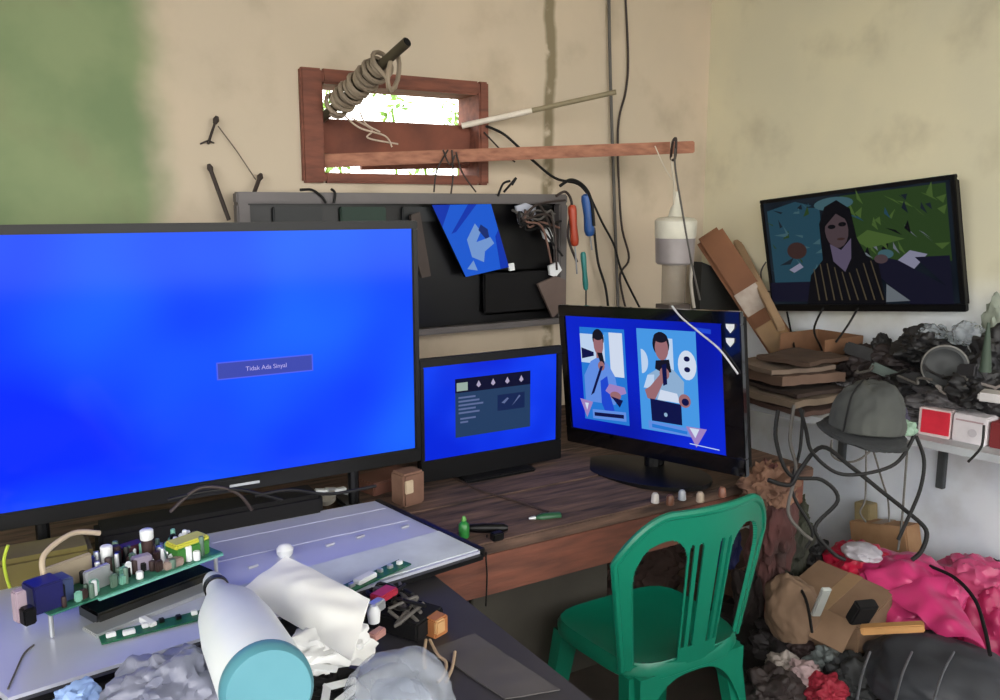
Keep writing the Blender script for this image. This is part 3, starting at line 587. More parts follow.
# olive cloth bottom left and yellow wire
tag(MB().box(V((.03, 1.90, DZ + .05)), (.26, .1, .1), bev=.01).build('olive_carton', M('olive_card', (110, 100, 50), .9, col2=(84, 74, 40))), 'olive brown carton on the desk under the television, far left', 'carton')
cable('yellow_wire', [ay(8, 545, 1.80), ay(4, 560, 1.80), ay(6, 575, 1.80), ay(10, 588, 1.8)], .003, M('yellow_green', (176, 196, 50), .5), 'yellow-green wire standing at the left edge by the olive carton')

# ------------------------------------------------------------------ front table
t = thing('front_table', (-.1, 1.1, 0), 'dark padded worktable in front carrying the display panel', 'table')
dkt = M('dark_table', (58, 56, 60), .55, col2=(40, 38, 42), scale=5)
e0 = az(402, 570, TZ); e1 = az(620, 702, TZ)
MB().box(((-.9 + .80) / 2, 1.02, TZ - .03), (.80 + .9, 1.14, .06), bev=.028).build('table_top', dkt, t)
MB().box(((-.9 + .80) / 2, 1.02, TZ - .12), (.80 + .84, 1.06, .12), bev=.02).build('table_frame', M('dark_frame', (44, 40, 40), .7), t)
for x in (-.8, .7):
    for y in (.55, 1.5): MB().box((x, y, (TZ - .18) / 2), (.06, .06, TZ - .18), bev=.004).build('leg', M('dark_frame', (0, 0, 0)), t)
tag(MB().sheet([az(505, 700, TZ + .002), az(560, 690, TZ + .002), az(475, 635, TZ + .002), az(430, 650, TZ + .002)], .004, 20, .002, 3, 8).build('dark_mat', M('mat_grey', (84, 80, 80), .6), smooth=True), 'dark grey rubber mat on the front table', 'mat')
# display panel (back sheet) lying over both
PZ = .765
q = [az(480, 551, PZ), az(375, 501, PZ), az(12, 566, PZ), az(-90, 610, PZ), az(8, 698, PZ)]
t = thing('display_panel', (q[0] + q[2]) / 2, 'large pale metal display panel lying flat across the desk and table', 'display panel')
pm_ = M('panel_metal', (196, 198, 214), .32, .25, col2=(180, 184, 204), scale=4)
MB().prism([p - V((0, 0, .012)) for p in q], (0, 0, .012)).build('metal_sheet', pm_, t)
nf = V((q[4].x - q[0].x, q[4].y - q[0].y, 0)).normalized(); inn = V((nf.y, -nf.x, 0)); inn = inn if inn.y > 0 else -inn
g = MB(); g.prism([q[0] + V((0, 0, -.016)), q[4] + V((0, 0, -.016)), q[4] - inn * .012 + V((0, 0, -.016)), q[0] - inn * .012 + V((0, 0, -.016))], (0, 0, .01))
g.prism([q[1] + V((0, 0, -.016)), q[0] + V((0, 0, -.016)), q[0] + V((.012, 0, -.016)), q[1] + V((.012, 0, -.016))], (0, 0, .02))
g.build('edge_frame', black, t)
def onp(x, y): return az(x, y, PZ)
def ridge(a, b, w_, h_, name, mat):
    A_, B_ = onp(*a), onp(*b); d_ = (B_ - A_).normalized(); s_ = V((-d_.y, d_.x, 0)); g = MB()
    g.prism([A_ - s_ * w_, B_ - s_ * w_, B_ - s_ * w_ * .5 + V((0, 0, h_)), A_ - s_ * w_ * .5 + V((0, 0, h_))], s_ * w_ * 1.4); g.build(name, mat, t)
ridge((212, 543), (385, 508), .004, .0012, 'rib', pm_); ridge((216, 562), (408, 520), .004, .0012, 'rib', pm_)
ridge((240, 590), (440, 536), .004, .0012, 'rib', pm_)
for x, y in ((253, 567), (360, 537), (405, 527), (330, 545)):
    MB().box(onp(x, y) + V((0, 0, .002)), (.022, .008, .004), R(z=15), .001).build('clip', silver, t)
MB().prism([onp(*p_) for p_ in ((225, 590), (440, 531), (478, 550), (345, 590))], (0, 0, .0015)).build('white_film', M('white_film', (214, 222, 224), .45), t, label='white plastic film strip along the front')
tag(MB().lathe([(0, .012), (.006, .017), (.016, .018), (.024, .012), (.027, .003)], onp(285, 556), (0, 0, 1), 18).build('white_ball', white, smooth=True), 'round white ball lying on the display panel behind the white sheet', 'ball')
cable('pen_mark_wire', [onp(8, 690) + V((0, 0, .002)), onp(16, 672) + V((0, 0, .002)), onp(24, 655) + V((0, 0, .002)), onp(34, 646) + V((0, 0, .002))], .0015, cableg, 'thin grey wire on the display panel near the left edge', 'wire')

# ------------------------------------------------------------------ circuit board with components
A = az(46, 612, PZ + .05); Bp = az(218, 550, PZ + .05)
du = (Bp - A); du.z = 0; L = du.length; du.normalize(); dv = V((-du.y, du.x, 0)); yawd = math.degrees(math.atan2(du.y, du.x))
t = thing('circuit_board', A + du * L / 2, 'populated green circuit board with yellow transformer on the display panel', 'circuit board')
r = R(z=yawd); bz = PZ + .05
def onb(x, y, z=0): return V((A.x, A.y, bz)) + du * (L * x) + dv * y + V((0, 0, z))
MB().box(onb(.5, .05, -.002), (L, .13, .003), r).build('board', M('pcb_teal', (60, 128, 104), .4, col2=(30, 88, 70), scale=50), t)
MB().box(onb(.62, -.017, -.004), (L * .75, .006, .004), r).build('board_edge', M('edge_teal', (120, 190, 176), .4), t)
for x in (.02, .98):
    for y in (.0, .1): MB().tube([onb(x, y, -.004), onb(x, y, -.048)], .004, 8, smooth=False).build('spacer', silver, t)
yl = M('yellow_tape', (206, 204, 70), .4); dkb = M('navy_cap', (30, 30, 96), .35); brn = M('dark_brown', (56, 36, 34), .6)
def comp(name, x, y, d_, m_, zr=0, lab=None): return MB().box(onb(x, y, d_[2] / 2), d_, R(z=yawd + zr), .0025).build(name, m_, t, label=lab)
def cyl(name, x, y, rr2, h, m_, ax_=(0, 0, 1)):
    p = onb(x, y, 0 if ax_[2] else rr2); return MB().lathe([(0, rr2 * .9), (.002, rr2), (h - .002, rr2), (h, rr2 * .8)], p, ax_, 18).build(name, m_, t, smooth=True)
tr = comp('transformer', .84, .02, (.07, .045, .03), M('green_core', (60, 130, 50), .5)); MB().box(onb(.84, .02, .032), (.074, .04, .012), r, .003).build('tape_wrap', yl, tr, label='yellow tape wrap')
cyl('capacitor', .66, .06, .011, .045, brn); c_ = cyl('capacitor', .66, .06, .0125, .02, white); c_.location.z += .045; c_['label'] = 'white square topped capacitor end'
cyl('capacitor', .45, .08, .011, .05, white); cyl('capacitor', .52, .09, .009, .04, brn); cyl('capacitor', .36, .085, .010, .035, dkb)
comp('terminal_block', .02, .02, (.05, .045, .05), dkb, 0, 'navy blue connector block'); comp('terminal_block', .12, .03, (.03, .04, .042), M('steel_blue', (64, 78, 120), .4))
comp('connector', -.12, .0, (.018, .02, .055), M('pinkish', (176, 156, 170), .5)); comp('connector', -.11, -.02, (.02, .02, .03), black)
comp('heatsink', .30, .02, (.05, .012, .04), silver, 8); comp('heatsink', .22, .07, (.09, .008, .05), M('tan_metal', (176, 162, 140), .5, .3), 4); comp('heatsink', .57, .03, (.035, .02, .03), M('lilac_part', (150, 140, 160), .5), -10)
comp('relay', .70, -.002, (.04, .02, .016), M('tan_part', (160, 140, 130), .5)); comp('relay', .62, .1, (.05, .03, .03), M('maroon', (70, 34, 40), .5)); comp('relay', .96, .05, (.04, .03, .022), M('pcb_grey', (88, 116, 100), .5))
rr2 = random.Random(11)
for k in range(120):
    x = rr2.uniform(.06, .98); y = rr2.uniform(-.01, .11); h = rr2.uniform(.012, .042)
    m_ = rr2.choice((white, silver, brn, black, M('mint', (120, 180, 160), .5), M('pcb_grey', (0, 0, 0))))
    if rr2.random() < .5: cyl('small_capacitor', x, y, rr2.uniform(.004, .007), h, m_)
    else: comp('chip', x, y, (rr2.uniform(.008, .018), rr2.uniform(.006, .014), h * .7), m_, rr2.uniform(-20, 20))
cable('coil_lead', [onb(.08, .06, .04), onb(.12, .08, .07), onb(.3, .1, .085), onb(.45, .1, .07)], .005, M('tan_wire', (190, 172, 150), .6), 'tan cable arching over the left end of the circuit board')
# black box and strips under it
tag(MB().box(az(150, 592, PZ + .012), (.24, .07, .024), R(z=yawd), .004).build('black_module', gloss), 'flat black module in front of the circuit board', 'module')
tag(MB().box(az(158, 606, PZ + .004), (.26, .05, .008), R(z=yawd), .002).build('metal_rail', silver), 'silver rail lying in front of the black module', 'rail')
cable('white_flat_cable', [az(58, 606, PZ + .03), az(72, 594, PZ + .04), az(90, 586, PZ + .02), az(110, 583, PZ + .01)], .009, white, 'thick white cable bunch at the left end of the circuit board')
def pcb(name, a, b, w_, z, lab, mat=green):
    A_, B_ = az(*a, z), az(*b, z); d_ = B_ - A_; t_ = thing(name, A_, lab, 'circuit board'); rz = R(z=math.degrees(math.atan2(d_.y, d_.x)))
    MB().box((A_ + B_) / 2, (d_.length, w_, .003), rz).build('board', mat, t_)
    rg = random.Random(len(lab))
    for k in range(6): MB().box(A_.lerp(B_, .1 + .16 * k) + V((0, rg.uniform(-.2, .2) * w_, .005)), (rg.uniform(.008, .02), rg.uniform(.006, .012), .008), rz, .001).build('chip', rg.choice((black, silver, white)), t_)
    return t_
pcb('board_strip', (100, 640), (205, 614), .035, PZ + .003, 'green circuit strip lying under the white bottle neck, left side')
tp = pcb('small_board', (345, 590), (405, 562), .035, PZ + .012, 'green circuit board piece behind the red module')
MB().box(az(365, 578, PZ + .018), (.05, .02, .01), R(z=25), .002).build('white_label', white, tp)
tag(MB().box(az(148, 622, PZ + .006), (.012, .04, .01), R(z=20), .001).build('white_connector', white), 'small white connector on the green strip', 'connector')

# ------------------------------------------------------------------ white bottle with teal base
bc = az(268, 688, .83); D0 = 1.12
bc = C0 + ray(268, 690) * 1.06; neck = az(214, 583, PZ + .035)
axd = (neck - bc); Lb = axd.length; r0 = 46 / F * 1.06
t = thing('spray_bottle', neck, 'big white bottle lying with its teal base towards the viewer', 'bottle')
MB().lathe([(.004, r0 * .96), (.02, r0), (Lb * .40, r0), (Lb * .58, r0 * .9), (Lb * .76, r0 * .55), (Lb * .86, r0 * .36), (Lb * .93, r0 * .34)], bc, axd, 48).build('body', M('white_bottle', (236, 240, 240), .35, col2=(226, 234, 236)), t, smooth=True)
MB().lathe([(-.010, r0 * .82), (-.010, r0 * .9), (-.002, r0 * .99), (.012, r0 * 1.01), (.018, r0 * 1.005)], bc, axd, 48).build('base', M('teal_base', (86, 142, 156), .4, col2=(72, 128, 142)), t, smooth=True, label='teal base')
MB().lathe([(Lb * .91, r0 * .40), (Lb * .95, r0 * .40)], bc, axd, 28).build('neck_band', black, t, smooth=True, label='black neck band')
MB().lathe([(Lb * .95, r0 * .34), (Lb * 1.02, r0 * .34), (Lb * 1.06, r0 * .26)], bc, axd, 28).build('cap', white, t, smooth=True)
# white folded sheet
Z1 = PZ + .07
pts = [az(243, 592, PZ + .05), az(286, 556, PZ + .10), az(370, 600, PZ + .09), az(352, 662, PZ + .06)]
g = MB().sheet([pts[0], az(290, 642, PZ + .05), pts[3], pts[2]], .012, 26, .003, 5, 9)
g2 = MB().sheet([pts[0], pts[3], pts[2], pts[1]], .010, 30, .003, 2, 10, lift=lambda u_, w_: .03 * sin(pi * u_) * sin(pi * w_)); g.bm.free()
tag(g2.build('white_sheet', paper, smooth=True), 'crumpled white paper bag lying right of the white bottle', 'paper bag')
tag(MB().blob(az(330, 645, PZ + .03) + V((0, 0, .0)), (.14, .12, .07), .3, 2, 4).build('white_wrapper', paper, smooth=True), 'small crumpled white wrapper beneath the paper bag', 'wrapper')
# clear plastic bag
cl = M('clear_bag', (214, 220, 232), .15, alpha=.38, col2=(160, 168, 184), scale=12)
tag(MB().blob(az(400, 704, TZ + .045), (.165, .17, .15), .10, 1.3, 9, sub=5).build('clear_plastic_bag', cl, smooth=True), 'clear plastic bag bulging at the front edge beside the black parts', 'plastic bag')
tag(MB().blob(az(398, 706, TZ + .035), (.09, .09, .08), .2, 2, 3).build('grey_roll', M('blue_grey', (120, 130, 150), .5), smooth=True), 'blue-grey lump seen inside the clear plastic bag', 'lump')
# grey-blue plastic at the bottom left
gb = M('grey_blue_plastic', (138, 140, 158), .38, col2=(96, 100, 120), scale=9, bump=.4)
tag(MB().blob(az(168, 692, PZ + .01), (.16, .14, .12), .28, 1.7, 14, sub=5).build('grey_plastic_bag', gb, smooth=True), 'crumpled grey-lilac plastic bag left of the white bottle', 'plastic bag')
tag(MB().blob(az(78, 702, PZ), (.07, .06, .05), .3, 2, 5).build('blue_wrapper', M('pale_blue', (150, 180, 232), .5), smooth=True), 'small pale blue wrapper at the bottom left panel edge', 'wrapper')
tag(MB().blob(az(330, 690, TZ + .02), (.10, .07, .05), .5, 3, 6).build('black_scrap', matte, smooth=True), 'black plastic scrap between bottle and clear bag', 'scrap')
for i, (x, y) in enumerate(((322, 668), (340, 684), (348, 694), (326, 694))):
    tag(MB().box(az(x, y, TZ + .06), (.05, .012, .004), R(x=20, z=-40 + 35 * i), .001).build('white_sliver', white), ['white sliver nearest the bottle shoulder', 'white sliver lying on the black scrap', 'white sliver next to the clear bag', 'lowest white sliver at the teal base'][i], 'sliver', 'white slivers beside the bottle')
# black module with red part
b = az(398, 628, TZ)
t = thing('power_module', b, 'black power module with red and silver parts right of the paper bag', 'module')
r = R(z=28)
MB().box(b + V((0, .02, .02)), (.085, .17, .035), r, .004).build('housing', matte, t)
MB().box(az(384, 594, TZ + .065), (.05, .03, .014), r, .003).build('red_relay', M('red_part', (176, 44, 66), .4), t, label='red block')
MB().box(az(376, 606, TZ + .06), (.035, .02, .02), r, .003).build('silver_can', silver, t)
MB().lathe([(0, .010), (.02, .012), (.03, .006)], az(374, 622, TZ + .05), (0, 0, 1), 16).build('white_cap', white, t, smooth=True)
MB().box(az(377, 634, TZ + .05), (.032, .016, .014), r, .002).build('pink_block', M('pink_part', (190, 140, 132), .5), t)
rw = random.Random(5)
for k in range(12): MB().tube([b + V((rw.uniform(-.03, .04), rw.uniform(-.06, .08), rw.uniform(.03, .06))) for q_ in range(4)], .0035).build('wire_loop', [cablem, cableg][k % 2], t, smooth=True)
b = az(436, 634, TZ)
t = thing('small_transformer', b, 'small copper coloured transformer with cream wires on the front table', 'transformer')
MB().box(b + V((0, 0, .018)), (.036, .03, .036), R(z=20), .003).build('core', M('copper_core', (176, 112, 66), .5), t)
MB().box(b + V((-.004, -.006, .022)), (.024, .03, .026), R(z=20), .003).build('winding', M('cream_winding', (204, 160, 110), .5), t)
for pl in (((426, 640), (424, 655), (425, 668)), ((430, 640), (438, 655), (446, 662), (444, 674), (438, 682)), ((446, 682), (452, 668), (455, 652))):
    MB().tube([az(x, y, TZ + .008) for x, y in pl], .0028).build('lead_wire', M('cream_wire', (196, 170, 140), .6), t, smooth=True)

# ------------------------------------------------------------------ green plastic chair
gp = M('green_plastic', (8, 116, 90), .38, col2=(6, 102, 80), scale=3)
CH = V((1.42, 1.435, 0)); t = thing('plastic_chair', CH, 'green plastic chair with slotted back pushed towards the desk', 'chair')
rc = R(z=-1)
def ch(x, y, z): return CH + rc @ V((x, y, z))
# backrest: curved slotted sheet, seen from behind
g = MB(); NS, NT = 170, 120; G0 = {}; 
def sh_pt(s, tt, off):
    th = s * 0.95; wd = .18 + .05 * tt; top = .81 - .10 * max(0, abs(s) - .45) ** 1.8 / .55 ** 1.8 * 1.15
    z = .41 + (top - .41) * tt; R0 = wd / sin(.95) + off
    x = R0 * sin(th); y = .04 + (wd / sin(.95)) * cos(.95) * .55 - R0 * (cos(th)) * .55 - .09 * (z - .41) ; return ch(x, y, z)
def hole(s, tt):
    a = abs(s)
    def rr3(x, y, x0, x1, y0, y1, r_x, r_y):
        if not (x0 < x < x1 and y0 < y < y1): return False
        dx = max(x0 + r_x - x, x - x1 + r_x, 0) / r_x; dy = max(y - y1 + r_y, 0) / r_y
        return dx * dx + dy * dy < 1
    if rr3(a, tt, .27, .83, .04, .85, .2, .16): return True
    if rr3(a, tt, .095, .155, .12, .80, .03, .03): return True
    if rr3(a, tt, .20, .245, .12, .80, .022, .03): return True
    return False
for i in range(NS + 1):
    for j in range(NT + 1):
        for k, off in enumerate((0, .012)): G0[i, j, k] = (2 * i / NS - 1, j / NT, off)
keep = {(i, j): not hole(2 * (i + .5) / NS - 1, (j + .5) / NT) for i in range(NS) for j in range(NT)}
vc = {}
def gv_(i, j, k):
    if (i, j, k) not in vc: vc[i, j, k] = g.bm.verts.new(sh_pt(*G0[i, j, k]))
    return vc[i, j, k]
for (i, j), kk in keep.items():
    if not kk: continue
    g.bm.faces.new([gv_(i, j, 0), gv_(i + 1, j, 0), gv_(i + 1, j + 1, 0), gv_(i, j + 1, 0)]); g.bm.faces.new([gv_(i, j, 1), gv_(i, j + 1, 1), gv_(i + 1, j + 1, 1), gv_(i + 1, j, 1)])
    for (di, dj, e) in ((-1, 0, ((i, j), (i, j + 1))), (1, 0, ((i + 1, j), (i + 1, j + 1))), (0, -1, ((i, j), (i + 1, j))), (0, 1, ((i, j + 1), (i + 1, j + 1)))):
        if not keep.get((i + di, j + dj), False): (a1, b1), (a2, b2) = e; g.bm.faces.new([gv_(a1, b1, 0), gv_(a2, b2, 0), gv_(a2, b2, 1), gv_(a1, b1, 1)])
g.build('backrest', gp, t, smooth=True)
g = MB(); rim = [sh_pt(s / 30, 1.0, .006) for s in range(-30, 31)]; g.tube([sh_pt(-1, 0, .006)] + [sh_pt(-1, k / 8, .006) for k in range(1, 8)] + rim + [sh_pt(1, 1 - k / 8, .006) for k in range(1, 9)], .010, 8, smooth=False); g.build('back_rim', gp, t, smooth=True)
g = MB(); n_ = 28; top_, bot_ = [], []
def so_(a): # rounded square outline
    c_, s_ = cos(a), sin(a); k = (abs(c_) ** 4.5 + abs(s_) ** 4.5) ** (-1 / 4.5); return c_ * k, s_ * k
def seat_ring(sc_, z, n=48): return [ch((.195 + .012 * so_(2 * pi * k / n)[1]) * so_(2 * pi * k / n)[0] * sc_, .165 + .18 * so_(2 * pi * k / n)[1] * sc_, z) for k in range(n)]
rings = [seat_ring(.97, .385), seat_ring(1.0, .39), seat_ring(1.01, .415), seat_ring(.97, .43), seat_ring(.88, .424), seat_ring(.6, .416), seat_ring(.2, .413)]
rv = [[g.bm.verts.new(p) for p in rg] for rg in rings]
for A1, B1 in zip(rv, rv[1:]):
    for k in range(48): g.bm.faces.new((A1[k], A1[(k + 1) % 48], B1[(k + 1) % 48], B1[k]))
g.bm.faces.new(rv[-1]); g.bm.faces.new(rv[0][::-1]); g.build('seat', gp, t, smooth=True)
for sx in (-1, 1):
    for sy, yy in ((-1, 0.035), (1, .30)):
        x0_ = sx * (.15 if sy < 0 else .16); g = MB()
        a4 = [ch(x0_ + dx, yy + dy, .395) for dx, dy in ((-.03, -.02), (.03, -.02), (.03, .02), (-.03, .02))]; b4 = [ch(x0_ + sx * .045 + dx, yy + sy * .05 + dy, 0) for dx, dy in ((-.018, -.015), (.018, -.015), (.018, .015), (-.018, .015))]
        A2 = [g.bm.verts.new(p) for p in a4]; B2 = [g.bm.verts.new(p) for p in b4]; g.bm.faces.new(A2); g.bm.faces.new(B2[::-1])
        for k in range(4): g.bm.faces.new((A2[k], B2[k], B2[(k + 1) % 4], A2[(k + 1) % 4]))
        g.build('leg', gp, t)
g = MB(); NA = 20
for sy, yy in ((-1, -.01),):
    out = [(-.17, .40), (.17, .40)] + [(.17 - .34 * k / NA, .40 - .02 - .14 * (abs(2 * k / NA - 1)) ** 3) for k in range(NA + 1)]
    g.prism([ch(x * .98, yy + .0, z) for x, z in out], rc @ V((0, .045, 0)))
g.build('skirt', gp, t)

# ------------------------------------------------------------------ right shelf and its load
s0 = az(800, 414, SZ); s1 = az(1000, 456, SZ); fx = s0.x + .0
t = thing('wall_shelf', (WX, 1.6, SZ), 'narrow pale grey shelf on the right wall loaded with electronic junk', 'shelf')
sy0 = .85; sy1 = 2.05
fA = V((s0.x + (s0.x - s1.x) / (s0.y - s1.y) * (sy1 - s0.y), sy1, SZ)); fB = V((s0.x + (s0.x - s1.x) / (s0.y - s1.y) * (sy0 - s0.y), sy0, SZ))
MB().prism([fA - V((0, 0, .022)), fB - V((0, 0, .022)), V((WX, sy0, SZ - .022)), V((WX, sy1, SZ - .022))], (0, 0, .022)).build('shelf_board', M('pale_shelf', (176, 180, 184), .6, col2=(150, 152, 156)), t)
for yv_ in (ax(943, 460, 2.68).y, 1.98):
    xx = 2.6; g = MB(); g.box((WX - .012, yv_, SZ - .14), (.02, .026, .25), bev=.002); g.box((WX - .17, yv_, SZ - .032), (.32, .026, .018), bev=.002); g.build('bracket', M('bracket_grey', (92, 96, 100), .5, .4), t)
def on(x, y, z=0): return az(x, y, SZ + z)
def shade(x, y, d=0): return az(x, y, SZ) # base points on the shelf
# layered papers / books at the left end (they rest on the desk corner)
KX = 'sheets and books stacked at the left end of the shelf'
bb = V((2.33, 1.93, SZ)); hh = SZ
cols = [(78, 56, 48), (120, 104, 88), (58, 44, 38), (112, 88, 74), (128, 110, 96), (84, 64, 52)]
labs = ['dark brown flat board at the bottom of the stack beside the monitor', 'beige flat carton second from the bottom of that stack', 'dark flat carton in the middle of that stack', 'tan bundle above the dark flat carton', 'pale folded carton near the top of that stack', 'brown piece on top of the stack beside the monitor']
for i in range(6):
    hgt = [.03, .026, .03, .034, .03, .022][i]
    a_ = .5 * random.random() - .25; hx, hy = .12 + .03 * random.random(), .15 - .01 * i; cx_, cy_ = bb.x + random.uniform(-.04, .02), bb.y + random.uniform(-.03, .03)
    cq = [V((cx_ + x_ * hx * cos(a_) - y_ * hy * sin(a_), cy_ + x_ * hx * sin(a_) + y_ * hy * cos(a_), hh + .004)) for x_, y_ in ((-1, -1), (1, -1), (1, 1), (-1, 1))]
    tag(MB().sheet(cq, .007, 16, hgt * [.5, .8, .4, .9, .5, .6][i], i, 9).build('flat_carton', M('flat%d' % i, cols[i], .85, scale=12), smooth=True), labs[i], 'carton', KX); hh += hgt
# brown carton and bowl shaped pieces
bq = ax(822, 372, 2.56)
t = thing('open_carton', (2.56, bq.y, SZ), 'open brown cardboard carton on the shelf below the wall television', 'carton')
g = MB(); cx, cy = 2.55, ax(822, 350, 2.56).y; w2, d2, h2 = .2, .19, ax(822, 334, 2.56).z - SZ
g.box((cx, cy, SZ + .004), (w2, d2, .006)); g.box((cx + w2 / 2, cy, SZ + h2 / 2), (.006, d2, h2)); g.box((cx - w2 / 2, cy, SZ + h2 * .36), (.006, d2, h2 * .72)); g.box((cx, cy - d2 / 2, SZ + h2 / 2), (w2, .006, h2)); g.box((cx, cy + d2 / 2, SZ + h2 / 2), (w2, .006, h2)); g.build('carton_body', M('shelf_carton', (136, 98, 70), .85, col2=(106, 74, 52)), t)
MB().prism([V((cx - w2 / 2, cy - d2 / 2, SZ + h2 * .7)), V((cx - w2 / 2, cy + d2 / 2, SZ + h2 * .7)), V((cx - w2 / 2 - .07, cy + d2 / 2, SZ + h2 * .45)), V((cx - w2 / 2 - .07, cy - d2 / 2, SZ + h2 * .45))], (0, 0, .005)).build('flap', M('pink_card', (170, 112, 88), .85), t)
MB().lathe([(0, .03), (.004, .045), (.03, .05), (.036, .03)], V((cx - w2 / 2 - .002, cy + .05, SZ + h2 * .42)), (-1, -.2, .2), 20).build('round_insert', M('tan_insert', (160, 118, 82), .8), t, smooth=True)
# sheet hanging over the edge
def shelfp(x, y, h): return az(x, y, SZ + h)
tag(MB().sheet([shelfp(798, 412, .0), shelfp(840, 396, .02), shelfp(880, 372, .04), shelfp(822, 385, .03)], .006, 18, .003, 4, 8).build('pale_paper', M('pale_pinkish_paper', (176, 160, 156), .8), smooth=True), 'pale pinkish paper sheet drooping over the shelf left end', 'paper')
tag(MB().sheet([shelfp(838, 388, .03), shelfp(885, 386, .04), shelfp(905, 372, .05), shelfp(850, 374, .05)], .008, 18, .003, 7, 8).build('pale_paper', M('grey_paper', (170, 164, 158), .8), smooth=True), 'creased grey-white sheet above the dark cap on the shelf', 'paper')
# dark cap hanging over the edge
q = az(868, 440, SZ)
t = thing('dark_hat', q, 'dark grey fabric hat hanging over the shelf front edge', 'hat')
hc = C0 + ray(866, 427) * 1.98
g = MB(); g.blob(hc, (.14, .175, .225), .10, 1.5, 21, sub=5, flat=False)
for v in g.bm.verts:
    dz_ = v.co.z - hc.z
    if dz_ < 0: v.co.z = hc.z + dz_ * .10; v.co.x = hc.x + (v.co.x - hc.x) * 1.05
    v.co.y += (v.co.z - hc.z) * -.12
g.build('crown', M('cap_grey', (70, 72, 68), .9, col2=(46, 48, 48), scale=9), t, smooth=True)
g = MB().blob(hc + V((-.01, 0, -.012)), (.16, .20, .026), .12, 1.6, 5, r=R(x=9, y=-4), sub=5, flat=False); g.build('brim', M('cap_dark', (40, 42, 44), .9), t, smooth=True)
g = MB(); g.tube([hc + V((-.02, 0, .113)), hc + V((-.06, 0, .078)), hc + V((-.08, 0, .0))], .002); g.build('seam', matte, t, smooth=True)
# dark plastic heap
DP = 'dark electronic scraps piled on the shelf'
def scrap(i, x, y, h, d_, mat, lab, name='dark_scrap', amp=.4, cat='scrap', D_=None, seed=None, sharp=False, sub=4):
    p = az(x, y, SZ + h); p = V((min(p.x, WX - d_[0] / 2 - .01), p.y, p.z))
    tag(MB().blob(p, d_, amp, 2.4, seed or (30 + i), sub=sub, sharp=sharp).build(name, mat, smooth=True), lab, cat, DP)
blk2 = M('sooty_black', (30, 29, 32), .6, col2=(16, 16, 18), scale=14, bump=.5); brk = M('dark_brown_scrap', (52, 42, 42), .7, col2=(34, 28, 30), scale=14, bump=.5); gsc = M('mid_grey_scrap', (92, 90, 92), .6, col2=(60, 58, 62), scale=14, bump=.5)
tops = [(868, 366, 2.56, (.20, .17, .14), brk, 'brownish black scrap heap right of the open carton'), (882, 346, 2.56, (.07, .06, .07), blk2, 'round black knob topping the scrap heap'), (902, 362, 2.56, (.2, .18, .12), brk, 'low brown-black scrap between the knob and the loudspeaker'),
        (928, 348, 2.52, (.20, .20, .13), blk2, 'black lump behind the big dark loudspeaker'), (905, 390, 2.44, (.16, .17, .09), blk2, 'dark tangle at the shelf edge left of the loudspeaker'), (945, 400, 2.42, (.16, .2, .08), gsc, 'grey scraps at the shelf edge above the red box'),
        (985, 392, 2.42, (.16, .16, .12), blk2, 'black scrap right of the loudspeaker at the shelf edge'), (994, 356, 2.50, (.14, .12, .16), blk2, 'black lump near the green stalk'), (925, 412, 2.40, (.14, .2, .05), gsc, 'flat light grey scrap above the white box'),
        (880, 384, 2.48, (.14, .16, .10), brk, 'brown-black scrap behind the hat'), (850, 388, 2.46, (.12, .12, .06), gsc, 'small grey scrap at the left of the hat')]
for i, (x, y, X_, d_, m_, lab) in enumerate(tops):
    tag(MB().blob(ax(x, y, X_), d_, .32, 1.7, 30 + i, sub=5, flat=False).build('dark_scrap', m_, smooth=True), lab, 'scrap', DP)
# big coil
cc = ax(945, 367, 2.40); nrm = (C0 - cc).normalized(); a1 = nrm.cross(V((0, 0, 1))).normalized(); a2 = a1.cross(nrm)
t = thing('speaker_unit', cc, 'round dark grey loudspeaker unit facing out of the scrap heap', 'loudspeaker')
MB().lathe([(-.04, .03), (-.035, .04), (-.012, .052), (0, .060), (.006, .060), (.008, .052), (.002, .040), (.0, .02), (.003, .012), (.004, .002)], cc, nrm, 36).build('cone', M('speaker_grey', (50, 53, 55), .6, col2=(34, 36, 38)), t, smooth=True)
MB().tube([cc + (a1 * cos(k * pi / 10) + a2 * sin(k * pi / 10)) * .06 for k in range(-3, 12)], .005).build('rim', M('rim_grey', (120, 118, 114), .5), t, smooth=True)
# clear bags on top
for i, (x, y, s_, lab) in enumerate(((932, 336, .075, 'clear plastic bag on top of the scrap heap, nearer the television'), (968, 334, .09, 'clear plastic bag on top of the heap beside the wall edge'))):
    c_ = ax(x, y + 2, 2.52)
    tag(MB().blob(c_, (.10, s_ * 1.2, .08), .25, 1.8, 50 + i, sub=5).build('clear_bag', M('clear_bag2', (176, 184, 190), .2, alpha=.6, col2=(110, 116, 124), scale=16), smooth=True), lab, 'plastic bag', 'clear bags on the scrap heap')
tag(MB().sheet([ax(886, 356, 2.62), ax(932, 356, 2.58), ax(930, 336, 2.6), ax(905, 335, 2.63)], .01, 14, .004, 3, 9).build('grey_cloth', M('blue_grey_cloth', (136, 140, 150), .8), smooth=True), 'pale blue-grey cloth peeping over the scrap heap', 'cloth')
tag(MB().lathe([(0, .014), (.05, .010), (.12, .003)], C0 + ray(985, 372) * 2.1, (.05, .05, 1), 10).build('green_stalk', M('dark_leaf', (50, 66, 52), .7), smooth=True), 'dark green spike standing at the far right of the shelf', 'spike')
wb_ = C0 + ray(992, 396) * 1.98; tag(MB().box(wb_, (.06, .05, .02), R(z=20), .004).build('white_adapter', M('adapter_white', (176, 172, 172), .5)), 'whitish adapter at the far right over the dark scraps', 'adapter')
